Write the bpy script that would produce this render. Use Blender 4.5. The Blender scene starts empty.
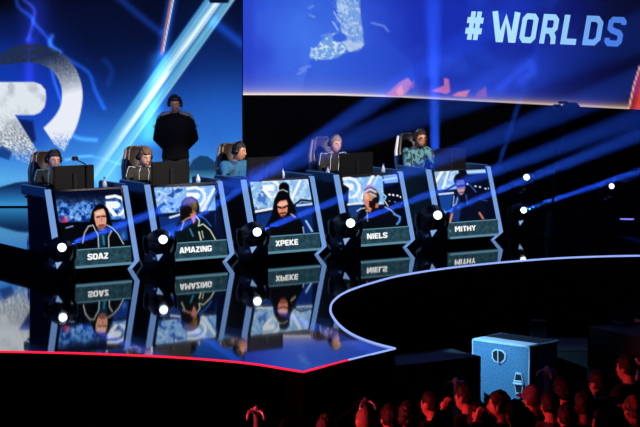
import bpy, bmesh, math, random
import numpy as np
from mathutils import Vector, Matrix, noise as mnoise
random.seed(7)
S = bpy.context.scene
COL = S.collection
R = math.radians

# ------------------------------------------------------------------ camera
F = 1872.0
CAM = Vector((0, 0, 3.08))
PITCH = math.atan(188.5 / F)
FW = Vector((0, math.cos(PITCH), -math.sin(PITCH)))
UP = Vector((0, math.sin(PITCH), math.cos(PITCH)))
cd = bpy.data.cameras.new('camera')
cd.sensor_width = 36
cd.lens = F / 640 * 36
cd.clip_end = 300
cam = bpy.data.objects.new('camera', cd)
COL.objects.link(cam)
cam.location = CAM
cam.rotation_euler = (math.pi / 2 - PITCH, 0, 0)
S.camera = cam


def ray(x, y):
    return FW * F + Vector((1, 0, 0)) * (x - 320) + UP * (213.5 - y)


def onfloor(x, y, z=0.0):
    r = ray(x, y)
    return CAM + r * ((z - CAM.z) / r.z)


def atdepth(x, y, d):
    r = ray(x, y)
    return CAM + r * (d / r.y)


def project(p):
    v = p - CAM
    d = v.dot(FW)
    return 320 + F * v.x / d, 213.5 - F * v.dot(UP) / d


# ------------------------------------------------------------------ materials
def lin(c):
    c = c / 255.0
    return c / 12.92 if c <= 0.04045 else ((c + 0.055) / 1.055) ** 2.4


def rgb(r, g, b):
    return (lin(r), lin(g), lin(b), 1.0)


MATS = {}


def mat(name, col, rough=0.5, metal=0.0, grain=0.12, scale=40.0, bump=0.0, spec=0.5, coat=0.0):
    if name in MATS:
        return MATS[name]
    m = bpy.data.materials.new(name)
    m.use_nodes = True
    nt = m.node_tree
    b = nt.nodes['Principled BSDF']
    b.inputs['Roughness'].default_value = rough
    b.inputs['Metallic'].default_value = metal
    b.inputs['Specular IOR Level'].default_value = spec
    b.inputs['Coat Weight'].default_value = coat
    tc = nt.nodes.new('ShaderNodeTexCoord')
    n = nt.nodes.new('ShaderNodeTexNoise')
    n.inputs['Scale'].default_value = scale
    n.inputs['Detail'].default_value = 3
    nt.links.new(tc.outputs['Object'], n.inputs['Vector'])
    r = nt.nodes.new('ShaderNodeValToRGB')
    c = rgb(*col)
    r.color_ramp.elements[0].position = 0.3
    r.color_ramp.elements[1].position = 0.7
    r.color_ramp.elements[0].color = (c[0] * (1 - grain), c[1] * (1 - grain), c[2] * (1 - grain), 1)
    r.color_ramp.elements[1].color = (min(1, c[0] * (1 + grain)), min(1, c[1] * (1 + grain)), min(1, c[2] * (1 + grain)), 1)
    nt.links.new(n.outputs['Fac'], r.inputs['Fac'])
    nt.links.new(r.outputs['Color'], b.inputs['Base Color'])
    if bump:
        bp = nt.nodes.new('ShaderNodeBump')
        bp.inputs['Strength'].default_value = bump
        bp.inputs['Distance'].default_value = 0.01
        nt.links.new(n.outputs['Fac'], bp.inputs['Height'])
        nt.links.new(bp.outputs['Normal'], b.inputs['Normal'])
    MATS[name] = m
    return m


def glow(name, col, strength=1.0, sample=True):
    if name in MATS:
        return MATS[name]
    m = bpy.data.materials.new(name)
    m.use_nodes = True
    nt = m.node_tree
    nt.nodes.remove(nt.nodes['Principled BSDF'])
    e = nt.nodes.new('ShaderNodeEmission')
    e.inputs['Color'].default_value = rgb(*col)
    e.inputs['Strength'].default_value = strength
    nt.links.new(e.outputs[0], nt.nodes['Material Output'].inputs['Surface'])
    if not sample:
        m.cycles.emission_sampling = 'NONE'
    MATS[name] = m
    return m


def pixels(name, strength=1.0, sample=True):
    """LED picture: the colour each diode gives off is a point attribute."""
    if name in MATS:
        return MATS[name]
    m = bpy.data.materials.new(name)
    m.use_nodes = True
    nt = m.node_tree
    nt.nodes.remove(nt.nodes['Principled BSDF'])
    e = nt.nodes.new('ShaderNodeEmission')
    a = nt.nodes.new('ShaderNodeAttribute')
    a.attribute_name = 'led'
    e.inputs['Strength'].default_value = strength
    nt.links.new(a.outputs['Color'], e.inputs['Color'])
    nt.links.new(e.outputs[0], nt.nodes['Material Output'].inputs['Surface'])
    if not sample:
        m.cycles.emission_sampling = 'NONE'
    MATS[name] = m
    return m


# ------------------------------------------------------------------ objects
def tag(o, label=None, cat=None, group=None, kind=None):
    if label:
        o['label'] = label
    if cat:
        o['category'] = cat
    if group:
        o['group'] = group
    if kind:
        o['kind'] = kind
    return o


def empty(name, loc, rz=0.0, label=None, cat=None, group=None):
    o = bpy.data.objects.new(name, None)
    o.empty_display_size = 0.1
    COL.objects.link(o)
    o.location = loc
    o.rotation_euler = (0, 0, rz)
    return tag(o, label, cat, group)


def link(name, me, m, parent=None, smooth=None):
    o = bpy.data.objects.new(name, me)
    COL.objects.link(o)
    if m is not None:
        me.materials.clear()
        for q in (m if isinstance(m, (list, tuple)) else [m]):
            me.materials.append(q)
    if parent is not None:
        o.parent = parent
    if smooth:
        for p in me.polygons:
            p.use_smooth = True
    return o


def obj(name, bm, m, parent=None, smooth=False):
    bmesh.ops.recalc_face_normals(bm, faces=bm.faces)
    me = bpy.data.meshes.new(name)
    bm.to_mesh(me)
    bm.free()
    return link(name, me, m, parent, smooth)


def copy_tree(o, parent=None):
    c = o.copy()
    COL.objects.link(c)
    c.parent = parent
    for ch in list(o.children):
        copy_tree(ch, c)
    return c


def box(bm, c, s, bev=0.0, M=None):
    r = bmesh.ops.create_cube(bm, size=1.0)
    vs = r['verts']
    for v in vs:
        v.co = Vector((v.co.x * s[0] + c[0], v.co.y * s[1] + c[1], v.co.z * s[2] + c[2]))
    if bev:
        es = list({e for v in vs for e in v.link_edges})
        r2 = bmesh.ops.bevel(bm, geom=es, offset=bev, segments=2, affect='EDGES', clamp_overlap=True)
        vs = list({v for f in r2['faces'] for v in f.verts} | {v for v in vs if v.is_valid})
    if M is not None:
        for v in vs:
            v.co = M @ v.co
    return vs


def prism_x(bm, prof, x0, x1):
    """profile of (y, z) points pulled from x0 to x1"""
    a = [bm.verts.new((x0, y, z)) for y, z in prof]
    b = [bm.verts.new((x1, y, z)) for y, z in prof]
    n = len(prof)
    bm.faces.new(a)
    bm.faces.new(b[::-1])
    for i in range(n):
        bm.faces.new((a[i], b[i], b[(i + 1) % n], a[(i + 1) % n]))


def prism_z(bm, pts, z0, z1):
    a = [bm.verts.new((x, y, z0)) for x, y in pts]
    b = [bm.verts.new((x, y, z1)) for x, y in pts]
    n = len(pts)
    for i in range(n):
        bm.faces.new((a[i], a[(i + 1) % n], b[(i + 1) % n], b[i]))
    f0 = bm.faces.new(a)
    f1 = bm.faces.new(b)
    bmesh.ops.triangulate(bm, faces=[f0, f1])


def tube(bm, pts, rads, n=12, round_ends=True, squash=None):
    """tapered round tube along points; rads one or many; closed ends"""
    pts = [Vector(p) for p in pts]
    if not isinstance(rads, (list, tuple)):
        rads = [rads] * len(pts)
    rads = list(rads)
    if round_ends:
        d0 = (pts[0] - pts[1]).normalized()
        d1 = (pts[-1] - pts[-2]).normalized()
        pts = [pts[0] + d0 * rads[0] * k for k in (0.92, 0.7)] + pts + [pts[-1] + d1 * rads[-1] * k for k in (0.7, 0.92)]
        rads = [rads[0] * 0.35, rads[0] * 0.72] + rads + [rads[-1] * 0.72, rads[-1] * 0.35]
    rings = []
    ref = None
    for i, p in enumerate(pts):
        t = (pts[min(i + 1, len(pts) - 1)] - pts[max(i - 1, 0)]).normalized()
        if ref is None:
            ref = Vector((1, 0, 0)) if abs(t.x) < 0.8 else Vector((0, 1, 0))
        u = (ref - t * ref.dot(t)).normalized()
        ref = u
        w = t.cross(u)
        a, b = (1, 1) if squash is None else squash
        rings.append([bm.verts.new(p + u * math.cos(q) * rads[i] * a + w * math.sin(q) * rads[i] * b)
                      for q in [2 * math.pi * k / n for k in range(n)]])
    for r0, r1 in zip(rings, rings[1:]):
        for k in range(n):
            bm.faces.new((r0[k], r0[(k + 1) % n], r1[(k + 1) % n], r1[k]))
    bm.faces.new(rings[0][::-1])
    bm.faces.new(rings[-1])


def loft(bm, rings, n=20, power=2.0):
    """rings: (cx, cy, cz, rx, ry)"""
    out = []
    for cx, cy, cz, rx, ry in rings:
        rr = []
        for k in range(n):
            q = 2 * math.pi * k / n
            c, s = math.cos(q), math.sin(q)
            e = 2.0 / power
            rr.append(bm.verts.new((cx + rx * math.copysign(abs(c) ** e, c), cy + ry * math.copysign(abs(s) ** e, s), cz)))
        out.append(rr)
    for r0, r1 in zip(out, out[1:]):
        for k in range(n):
            bm.faces.new((r0[k], r0[(k + 1) % n], r1[(k + 1) % n], r1[k]))
    bm.faces.new(out[0][::-1])
    bm.faces.new(out[-1])


def ball(bm, c, s, M=None, seg=16):
    r = bmesh.ops.create_uvsphere(bm, u_segments=seg, v_segments=max(8, seg * 3 // 4), radius=1.0)
    for v in r['verts']:
        p = Vector((v.co.x * s[0], v.co.y * s[1], v.co.z * s[2]))
        if M is not None:
            p = M @ p
        v.co = p + Vector(c)
    return r['verts']


def disc(bm, c, nrm, r, th=0.01, n=24, r2=None):
    q = Vector(nrm).normalized().to_track_quat('Z', 'Y').to_matrix().to_4x4()
    bmesh.ops.create_cone(bm, cap_ends=True, segments=n, radius1=r, radius2=r if r2 is None else r2, depth=th,
                          matrix=Matrix.Translation(Vector(c)) @ q)


def fused(bm, voxel, smooth=4):
    """one continuous skin out of overlapping closed shells"""
    bmesh.ops.recalc_face_normals(bm, faces=bm.faces)
    me = bpy.data.meshes.new('tmp')
    bm.to_mesh(me)
    bm.free()
    o = bpy.data.objects.new('tmp', me)
    COL.objects.link(o)
    md = o.modifiers.new('r', 'REMESH')
    md.mode = 'VOXEL'
    md.voxel_size = voxel
    sm = o.modifiers.new('s', 'SMOOTH')
    sm.iterations = smooth
    sm.factor = 0.5
    dg = bpy.context.evaluated_depsgraph_get()
    out = bpy.data.meshes.new_from_object(o.evaluated_get(dg))
    bpy.data.objects.remove(o)
    bpy.data.meshes.remove(me)
    return out


# ------------------------------------------------------------------ stroke lettering
T = 0.2
h = T / 2
GL = {
    'S': (.66, [([(.62, .74), (.62, .82), (.54, .90), (.18, .90), (.10, .82), (.10, .62), (.20, .54), (.48, .46), (.56, .38), (.56, .18), (.48, .10), (.14, .10), (.06, .18), (.06, .28)], 0)]),
    'O': (.68, [([(.20, .10), (.48, .10), (.58, .20), (.58, .80), (.48, .90), (.20, .90), (.10, .80), (.10, .20)], 1)]),
    'D': (.68, [([(.10, .10), (.44, .10), (.58, .24), (.58, .76), (.44, .90), (.10, .90)], 1)]),
    'A': (.74, [([(.08, 0), (.31, .93), (.43, .93), (.66, 0)], 0), ([(.18, .26), (.56, .26)], 0)]),
    'Z': (.62, [([(.04, .90), (.50, .90), (.50, .82), (.12, .18), (.12, .10), (.58, .10)], 0)]),
    'M': (.86, [([(.10, 0), (.10, .93), (.20, .93), (.43, .40), (.66, .93), (.76, .93), (.76, 0)], 0)]),
    'I': (.28, [([(.14, 0), (.14, 1)], 0)]),
    'N': (.72, [([(.10, 0), (.10, .92), (.18, .92), (.54, .08), (.62, .08), (.62, 1)], 0)]),
    'G': (.70, [([(.60, .74), (.60, .80), (.50, .90), (.20, .90), (.10, .80), (.10, .20), (.20, .10), (.50, .10), (.60, .20), (.60, .46), (.38, .46)], 0)]),
    'X': (.68, [([(.08, 0), (.60, 1)], 0), ([(.60, 0), (.08, 1)], 0)]),
    'P': (.66, [([(.10, 0), (.10, .90), (.48, .90), (.56, .82), (.56, .52), (.48, .44), (.10, .44)], 0)]),
    'E': (.60, [([(.58, .90), (.10, .90), (.10, .10), (.58, .10)], 0), ([(.10, .50), (.52, .50)], 0)]),
    'K': (.70, [([(.10, 0), (.10, 1)], 0), ([(.60, 1), (.16, .48), (.62, 0)], 0)]),
    'L': (.58, [([(.10, 1), (.10, .10), (.56, .10)], 0)]),
    'T': (.62, [([(.02, .90), (.60, .90)], 0), ([(.31, .90), (.31, 0)], 0)]),
    'H': (.70, [([(.10, 0), (.10, 1)], 0), ([(.60, 0), (.60, 1)], 0), ([(.10, .5), (.60, .5)], 0)]),
    'Y': (.68, [([(.08, 1), (.34, .48), (.60, 1)], 0), ([(.34, .5), (.34, 0)], 0)]),
    'R': (.68, [([(.10, 0), (.10, .90), (.46, .90), (.56, .80), (.56, .54), (.46, .44), (.10, .44)], 0), ([(.38, .48), (.54, .22), (.56, 0)], 0)]),
    'W': (.96, [([(.08, 1), (.22, .06), (.30, .06), (.48, .78), (.66, .06), (.74, .06), (.88, 1)], 0)]),
    '#': (.74, [([(.26, .02), (.26, .98)], 0), ([(.52, .02), (.52, .98)], 0), ([(.04, .68), (.74, .68)], 0), ([(.04, .32), (.74, .32)], 0)]),
}


def stroke_quads(pl, closed, w):
    pts = [Vector(p) for p in pl]
    n = len(pts)
    L, Rr = [], []
    for i in range(n):
        if closed:
            a, b, c = pts[i - 1], pts[i], pts[(i + 1) % n]
        else:
            a, b, c = pts[max(i - 1, 0)], pts[i], pts[min(i + 1, n - 1)]
        d1 = (b - a) if (b - a).length > 1e-6 else (c - b)
        d2 = (c - b) if (c - b).length > 1e-6 else (b - a)
        d1, d2 = d1.normalized(), d2.normalized()
        n1, n2 = Vector((-d1.y, d1.x)), Vector((-d2.y, d2.x))
        m = (n1 + n2)
        m = m.normalized() if m.length > 1e-3 else n1
        k = min(1.5, 1 / max(0.35, m.dot(n1)))
        L.append(b + m * w / 2 * k)
        Rr.append(b - m * w / 2 * k)
    qs = []
    for i in range(n if closed else n - 1):
        j = (i + 1) % n
        qs.append((L[i], L[j], Rr[j], Rr[i]))
    return qs


def glyph(ch, w=T):
    adv, strokes = GL[ch]
    q = []
    for pl, c in strokes:
        q += stroke_quads(pl, c, w)
    return adv, q


# ------------------------------------------------------------------ LED pictures
def vnoise(x, y, seed):
    xi, yi = np.floor(x).astype(int), np.floor(y).astype(int)
    fx, fy = x - xi, y - yi
    fx, fy = fx * fx * (3 - 2 * fx), fy * fy * (3 - 2 * fy)

    def hsh(i, j):
        q = np.sin(i * 127.1 + j * 311.7 + seed * 74.7) * 43758.5453
        return q - np.floor(q)
    a, b, c, d = hsh(xi, yi), hsh(xi + 1, yi), hsh(xi, yi + 1), hsh(xi + 1, yi + 1)
    return (a * (1 - fx) + b * fx) * (1 - fy) + (c * (1 - fx) + d * fx) * fy


def fbm(x, y, seed=0, o=4):
    s, a, t = 0, 0.5, 0
    for k in range(o):
        s = s + a * vnoise(x * 2 ** k, y * 2 ** k, seed + k)
        t += a
        a *= 0.55
    return s / t


class Pic:
    def __init__(self, X, Y):
        self.X, self.Y = X, Y
        self.C = np.zeros((len(X), 3))

    def put(self, m, col):
        m = np.clip(m, 0, 1)[:, None]
        self.C = self.C * (1 - m) + np.asarray(col, float) * m

    def add(self, m, col):
        self.C = np.clip(self.C + np.clip(m, 0, 1)[:, None] * np.asarray(col, float), 0, 255)

    def dist(self, pts, closed):
        best = np.full(len(self.X), 1e9)
        n = len(pts)
        for i in range(n if closed else n - 1):
            ax, ay = pts[i]
            bx, by = pts[(i + 1) % n]
            dx, dy = bx - ax, by - ay
            L = dx * dx + dy * dy + 1e-9
            t = np.clip(((self.X - ax) * dx + (self.Y - ay) * dy) / L, 0, 1)
            best = np.minimum(best, np.hypot(self.X - ax - t * dx, self.Y - ay - t * dy))
        return best

    def pmask(self, pts, soft=0.7):
        ins = np.zeros(len(self.X), bool)
        n = len(pts)
        for i in range(n):
            x1, y1 = pts[i]
            x2, y2 = pts[(i + 1) % n]
            c = ((y1 > self.Y) != (y2 > self.Y))
            with np.errstate(divide='ignore', invalid='ignore'):
                xx = (x2 - x1) * (self.Y - y1) / (y2 - y1 if y2 != y1 else 1e-9) + x1
            ins ^= c & (self.X < xx)
        d = self.dist(pts, True)
        sd = np.where(ins, d, -d)
        return np.clip(sd / soft + 0.5, 0, 1)

    def poly(self, pts, col, soft=0.8, a=1.0, m=None):
        k = self.pmask(pts, soft) * a
        if m is not None:
            k = k * m
        self.put(k, col)

    def line(self, pts, col, w, soft=0.8, a=1.0):
        self.put(np.clip((w / 2 - self.dist(pts, False)) / soft + 0.5, 0, 1) * a, col)

    def glowline(self, pts, col, w, a=1.0):
        d = self.dist(pts, False)
        self.add(np.exp(-(d / w) ** 2) * a, col)

    def blob(self, cx, cy, rx, ry, col, a=1.0, ang=0):
        c, s = math.cos(ang), math.sin(ang)
        dx, dy = self.X - cx, self.Y - cy
        u, v = (dx * c + dy * s) / rx, (-dx * s + dy * c) / ry
        self.put(np.exp(-(u * u + v * v)) * a, col)

    def ell(self, cx, cy, rx, ry, col, soft=0.25, a=1.0):
        d = np.hypot((self.X - cx) / rx, (self.Y - cy) / ry)
        self.put(np.clip((1 - d) / soft + 0.5, 0, 1) * a, col)

    def linear(self):
        c = np.clip(self.C, 0, 255) / 255.0
        return np.where(c <= 0.04045, c / 12.92, ((c + 0.055) / 1.055) ** 2.4)


def led_mesh(name, grid, colours):
    """grid[row][col] of Vectors"""
    nr, nc = len(grid), len(grid[0])
    me = bpy.data.meshes.new(name)
    vs = [tuple(p) for row in grid for p in row]
    fs = [(r * nc + c, r * nc + c + 1, (r + 1) * nc + c + 1, (r + 1) * nc + c) for r in range(nr - 1) for c in range(nc - 1)]
    me.from_pydata(vs, [], fs)
    a = me.attributes.new('led', 'FLOAT_COLOR', 'POINT')
    arr = np.ones((len(vs), 4), np.float32)
    arr[:, :3] = colours
    a.data.foreach_set('color', arr.ravel())
    me.update()
    return me


# ------------------------------------------------------------------ common colours
M_black = mat('black matt paint', (9, 10, 14), 0.75, spec=0.2)
M_deep = mat('deep black drape', (3, 3, 5), 0.95, spec=0.05)
M_plastic = mat('black plastic', (14, 15, 19), 0.35)
M_steel = mat('brushed steel', (170, 175, 185), 0.3, 1.0)
M_chrome = mat('satin chrome', (205, 208, 215), 0.35, 0.55)
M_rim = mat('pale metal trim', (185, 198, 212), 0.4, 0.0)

# ------------------------------------------------------------------ the stage
GROUND = -1.75


def catmull(pts, k=6):
    out = []
    P = [pts[0]] + list(pts) + [pts[-1]]
    for i in range(1, len(P) - 2):
        for j in range(k):
            t = j / k
            a, b, c, d = P[i - 1], P[i], P[i + 1], P[i + 2]
            out.append(0.5 * ((2 * b) + (c - a) * t + (2 * a - 5 * b + 4 * c - d) * t * t + (3 * b - a - 3 * c + d) * t ** 3))
    out.append(pts[-1])
    return out


arc_px = [(395, 349), (379, 345), (364, 340), (350, 333.5), (339, 325), (332, 315.5), (330.5, 309), (333, 302), (342, 294.5), (357, 288),
          (378, 281.5), (400, 276), (440, 269.5), (480, 264.8), (520, 261.2), (560, 258.4), (600, 256.8), (640, 256), (680, 256)]
arc = catmull([onfloor(x, y).to_2d() for x, y in arc_px])
front_px = [(-60, 351), (0, 352), (75, 353.6), (150, 356.5), (200, 359.5), (250, 364), (285, 369.5), (303, 372.5)]
front = catmull([onfloor(x, y).to_2d() for x, y in front_px], 4)
tip = onfloor(395, 349).to_2d()
outline = [Vector((-9, front[0].y))] + front + arc + [Vector((9, arc[-1].y)), Vector((9, 40)), Vector((-9, 40))]
bm = bmesh.new()
prism_z(bm, [(p.x, p.y) for p in outline], GROUND, -0.02)
# glossy deck with a faintly rippled lacquer
m_deck = mat('black lacquered stage deck', (4, 5, 8), 0.045, spec=1.0, grain=0.3, scale=3.0, bump=0.004, coat=0.45)
m_deck.node_tree.nodes['Principled BSDF'].inputs['Coat Roughness'].default_value = 0.02
tag(obj('stage_base', bm, M_deep), 'black front of the raised stage', kind='structure')
bm = bmesh.new()
prism_z(bm, [(p.x, p.y) for p in outline], -0.02, 0.0)
tag(obj('floor_stage', bm, m_deck), 'mirror black stage floor', kind='structure')


bm = bmesh.new()
prism_z(bm, [(q.x, q.y) for q in (onfloor(520, 237), onfloor(560, 236), onfloor(700, 236))] + [(9, 39.8), (2.2, 39.8), (2.2, 31.6)], 0.0, .006)  # added matt sheet, keeps the far lamps from mirroring in the deck
tag(obj('floor_matt_sheet', bm, M_deep), 'matt black sheet added on the right rear of the stage against reflections', kind='structure')


def strip(name, pts, m, rad=0.010, z=0.004):
    b = bmesh.new()
    P = [Vector((p.x, p.y, z)) for p in pts]
    tube(b, P, rad, n=8, round_ends=False)
    return obj(name, b, m)


edge_mid = onfloor(348, 360.5).to_2d()
tag(strip('trim_1', front + [edge_mid], glow('red light strip', (255, 32, 66), 1.3)), 'red light strip along the stage front', kind='structure')
tag(strip('trim_2', [edge_mid, (edge_mid + tip) / 2, tip], glow('blue white light strip', (150, 175, 255), 1.1)), 'blue white light strip on the stage point', kind='structure')
tag(strip('trim_3', arc, glow('blue white light strip', (150, 175, 255), 1.1), 0.012), 'blue white light strip along the curved stage edge', kind='structure')

bm = bmesh.new()
prism_z(bm, [(-14, 2), (14, 2), (14, 45), (-14, 45)], GROUND - 0.1, GROUND)
tag(obj('floor_arena', bm, M_deep), 'dark arena floor', kind='structure')
bm = bmesh.new()
box(bm, (0, 40, 6), (30, 0.2, 16))
tag(obj('wall_back', bm, M_deep), 'black drape behind the stage', kind='structure')

# ------------------------------------------------------------------ booth row
TH = R(33.3)
DX = Vector((math.cos(TH), math.sin(TH), 0))
NB = Vector((-math.sin(TH), math.cos(TH), 0))        # towards the back of a booth
knees = [onfloor(139.5, 270.5), onfloor(234.5, 263.3), onfloor(326.5, 256.0), onfloor(415.0, 248.7), onfloor(503.0, 241.0)]
centres = [k - DX * 0.565 for k in knees]


def local(i, x, y, z=0.0):
    return centres[i] + DX * x + NB * y + Vector((0, 0, z))


RIS = 0.25
bm = bmesh.new()
e0 = onfloor(29, 251.3, RIS)
a0 = e0.to_2d()
fdir = (centres[4] - centres[0]).to_2d().normalized()
f0 = local(0, -0.9, 0.30).to_2d()
# left edge runs back from the booth row, front edge follows the row
w0 = a0 + NB.to_2d() * -0.0
fr = [local(i, x, 0.30).to_2d() for i, x in ((0, -0.56), (0, 0.5), (1, 0.2), (2, 0.1), (3, 0.1), (4, 0.2), (4, 0.75))]
lf = fr[0] + DX.to_2d() * -0.0
bk = fr[0] + NB.to_2d() * 2.6
poly = fr + [fr[-1] + NB.to_2d() * 2.4, Vector((1.5, 31.5)), Vector((-6.5, 31.5)), Vector((-6.5, bk.y)), bk]
prism_z(bm, [(p.x, p.y) for p in poly], 0.0, RIS)
tag(obj('floor_riser', bm, m_deck), 'low black riser behind the booths', kind='structure')

M_side = mat('dark blue booth panel', (13, 18, 30), 0.35)
M_front = mat('black booth front', (6, 8, 13), 0.4)
M_col = glow('pale blue light bar', (128, 172, 240), 0.82, False)
M_rail = mat('teal booth rail', (48, 84, 108), 0.4)
M_board = glow('slate teal lit board', (34, 62, 76), 1.0, False)
_nt = M_board.node_tree
_n, _r = _nt.nodes.new('ShaderNodeTexNoise'), _nt.nodes.new('ShaderNodeValToRGB')
_tc = _nt.nodes.new('ShaderNodeTexCoord')
_nt.links.new(_tc.outputs['Object'], _n.inputs['Vector'])
_n.inputs['Scale'].default_value = 16
_n.inputs['Detail'].default_value = 6
_r.color_ramp.elements[0].color, _r.color_ramp.elements[1].color = rgb(30, 54, 66), rgb(46, 82, 96)
_r.color_ramp.elements[0].position, _r.color_ramp.elements[1].position = .35, .68
_e = _r.color_ramp.elements.new(.74)
_e.color = rgb(120, 165, 178)
_nt.links.new(_n.outputs['Fac'], _r.inputs['Fac'])
_nt.links.new(_r.outputs['Color'], _nt.nodes['Emission'].inputs['Color'])
M_lip = glow('pale teal lit lip', (92, 138, 160), 1.0, False)
M_print = glow('white lit lettering', (248, 250, 250), 1.0, False)
M_desk = mat('dark desk laminate', (16, 20, 28), 0.3)

# ---- pictures on the booth screens (camera feeds shown there), each a function of picture position
ICE = (205, 228, 250)


def backdrop(p, x0, x1, y0, y1, seed, kind):
    X, Y = p.X, p.Y
    u, v = (X - x0) / (x1 - x0), (Y - y0) / (y1 - y0)
    p.C[:] = (8, 16, 44)
    n = fbm(X * 0.35, Y * 0.35, seed)
    n2 = fbm(X * 0.12, Y * 0.12, seed + 9)
    return u, v, n, n2


def mini_logo(p, x, y, s, col=(245, 250, 255)):
    """broken ring and bowl emblem, as on the big screen"""
    def q(l):
        return [(x + a * s, y + b * s) for a, b in l]
    p.line(q([(-1.2, -.9), (-.2, -1.05), (.55, -.8), (.95, -.2), (.95, .4), (.55, 1.0), (.3, 1.15)]), col, .36 * s, .8)
    p.poly(q([(-1.3, -.42), (.1, -.42), (.35, -.2), (.35, .15), (.1, .4), (-.55, .4), (.1, 1.3), (-.45, 1.3), (-1.3, .3)]), col)


def pic0(p):
    u, v, n, n2 = backdrop(p, 58, 136, 192, 250, 3, 0)
    X, Y = p.X, p.Y
    ice = np.clip((n + 0.5 * n2 - 0.62) * 5, 0, 1) * np.clip((Y - 194) / 8, 0, 1) * np.clip((222.5 - Y - 0.05 * (X - 60)) / 1.5, 0, 1) * np.clip((129 - X) / 2, 0, 1)
    band = np.clip((Y - 196) / 5, 0, 1) * np.clip((222.5 - Y) / 1.5, 0, 1) * np.clip((129 - X) / 2, 0, 1)
    p.put(band * .9, (32, 92, 190))
    p.put(ice * .8, (110, 172, 240))
    p.put(np.clip((n - 0.58) * 8, 0, 1) * band * np.clip((Y - 207) / 8, 0, 1) * .8, (190, 220, 250))
    p.put(np.clip((0.44 - n) * 9, 0, 1) * band, (10, 40, 120))
    p.put(np.clip((204 - Y) / 5 + (n2 - .5) * 4, 0, 1) * .75, (6, 12, 40))
    mini_logo(p, 117, 205, 8.5)
    p.blob(64.5, 220.5, 3, 3.5, (225, 40, 90), .9)
    p.poly([(60, 223), (140, 219), (140, 255), (60, 255)], (5, 7, 14))
    p.line([(66, 228), (73, 226)], (160, 175, 220), 1)
    p.poly([(111, 222), (128, 221), (128, 240), (118, 240)], (18, 52, 130), 2)
    p.line([(112, 220.5), (128, 221.5)], (6, 10, 24), 2)
    p.blob(123.5, 236, 2.2, 4, (60, 130, 205), .9)
    # hair, jacket, face
    p.poly([(95, 206), (99, 203.5), (104, 204.5), (108, 209), (110.5, 217), (112, 225), (107, 231), (92, 232), (87, 229), (90, 219), (92, 211)], (7, 6, 10))
    p.poly([(82, 252), (83, 238), (86, 229), (92, 225), (107, 224.5), (115, 230), (122, 240), (127, 252)], (6, 8, 11))
    p.poly([(97, 229), (107, 227), (105, 252), (99, 252)], (14, 40, 66))
    p.line([(103, 236), (104, 244)], (38, 120, 150), 2)
    p.poly([(94.3, 212), (98, 209.8), (103.5, 208.6), (105.3, 212), (106.4, 219), (106, 225.5), (103, 230), (99.5, 230.3), (96.5, 226), (94.5, 219)], (222, 158, 132))
    p.poly([(95, 213), (103, 210), (104.5, 213), (101, 214.5), (97, 215.5)], (246, 206, 182), 1.2, .8)
    p.line([(97, 217.2), (99.6, 216.6)], (40, 20, 22), 1.5)
    p.line([(102, 216.3), (105.2, 216.3)], (40, 20, 22), 1.5)
    p.line([(101.4, 217), (101.8, 221.5)], (180, 108, 88), 1)
    p.line([(99.4, 225.3), (104, 224.8)], (110, 40, 40), 1.4)
    p.poly([(97, 226), (105.6, 225.6), (103, 230), (99.5, 230.3)], (120, 66, 54), 1, .8)
    for l in ([(82.6, 243), (84.5, 233), (88.5, 226.3), (93, 225.2), (95, 229.5), (98, 235), (98.8, 250)],
              [(107, 225), (112.5, 228), (118, 234), (123.5, 244)], [(111.5, 231), (108.5, 237), (109, 249)]):
        p.line(l, (205, 215, 214), .9, .7)


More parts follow.
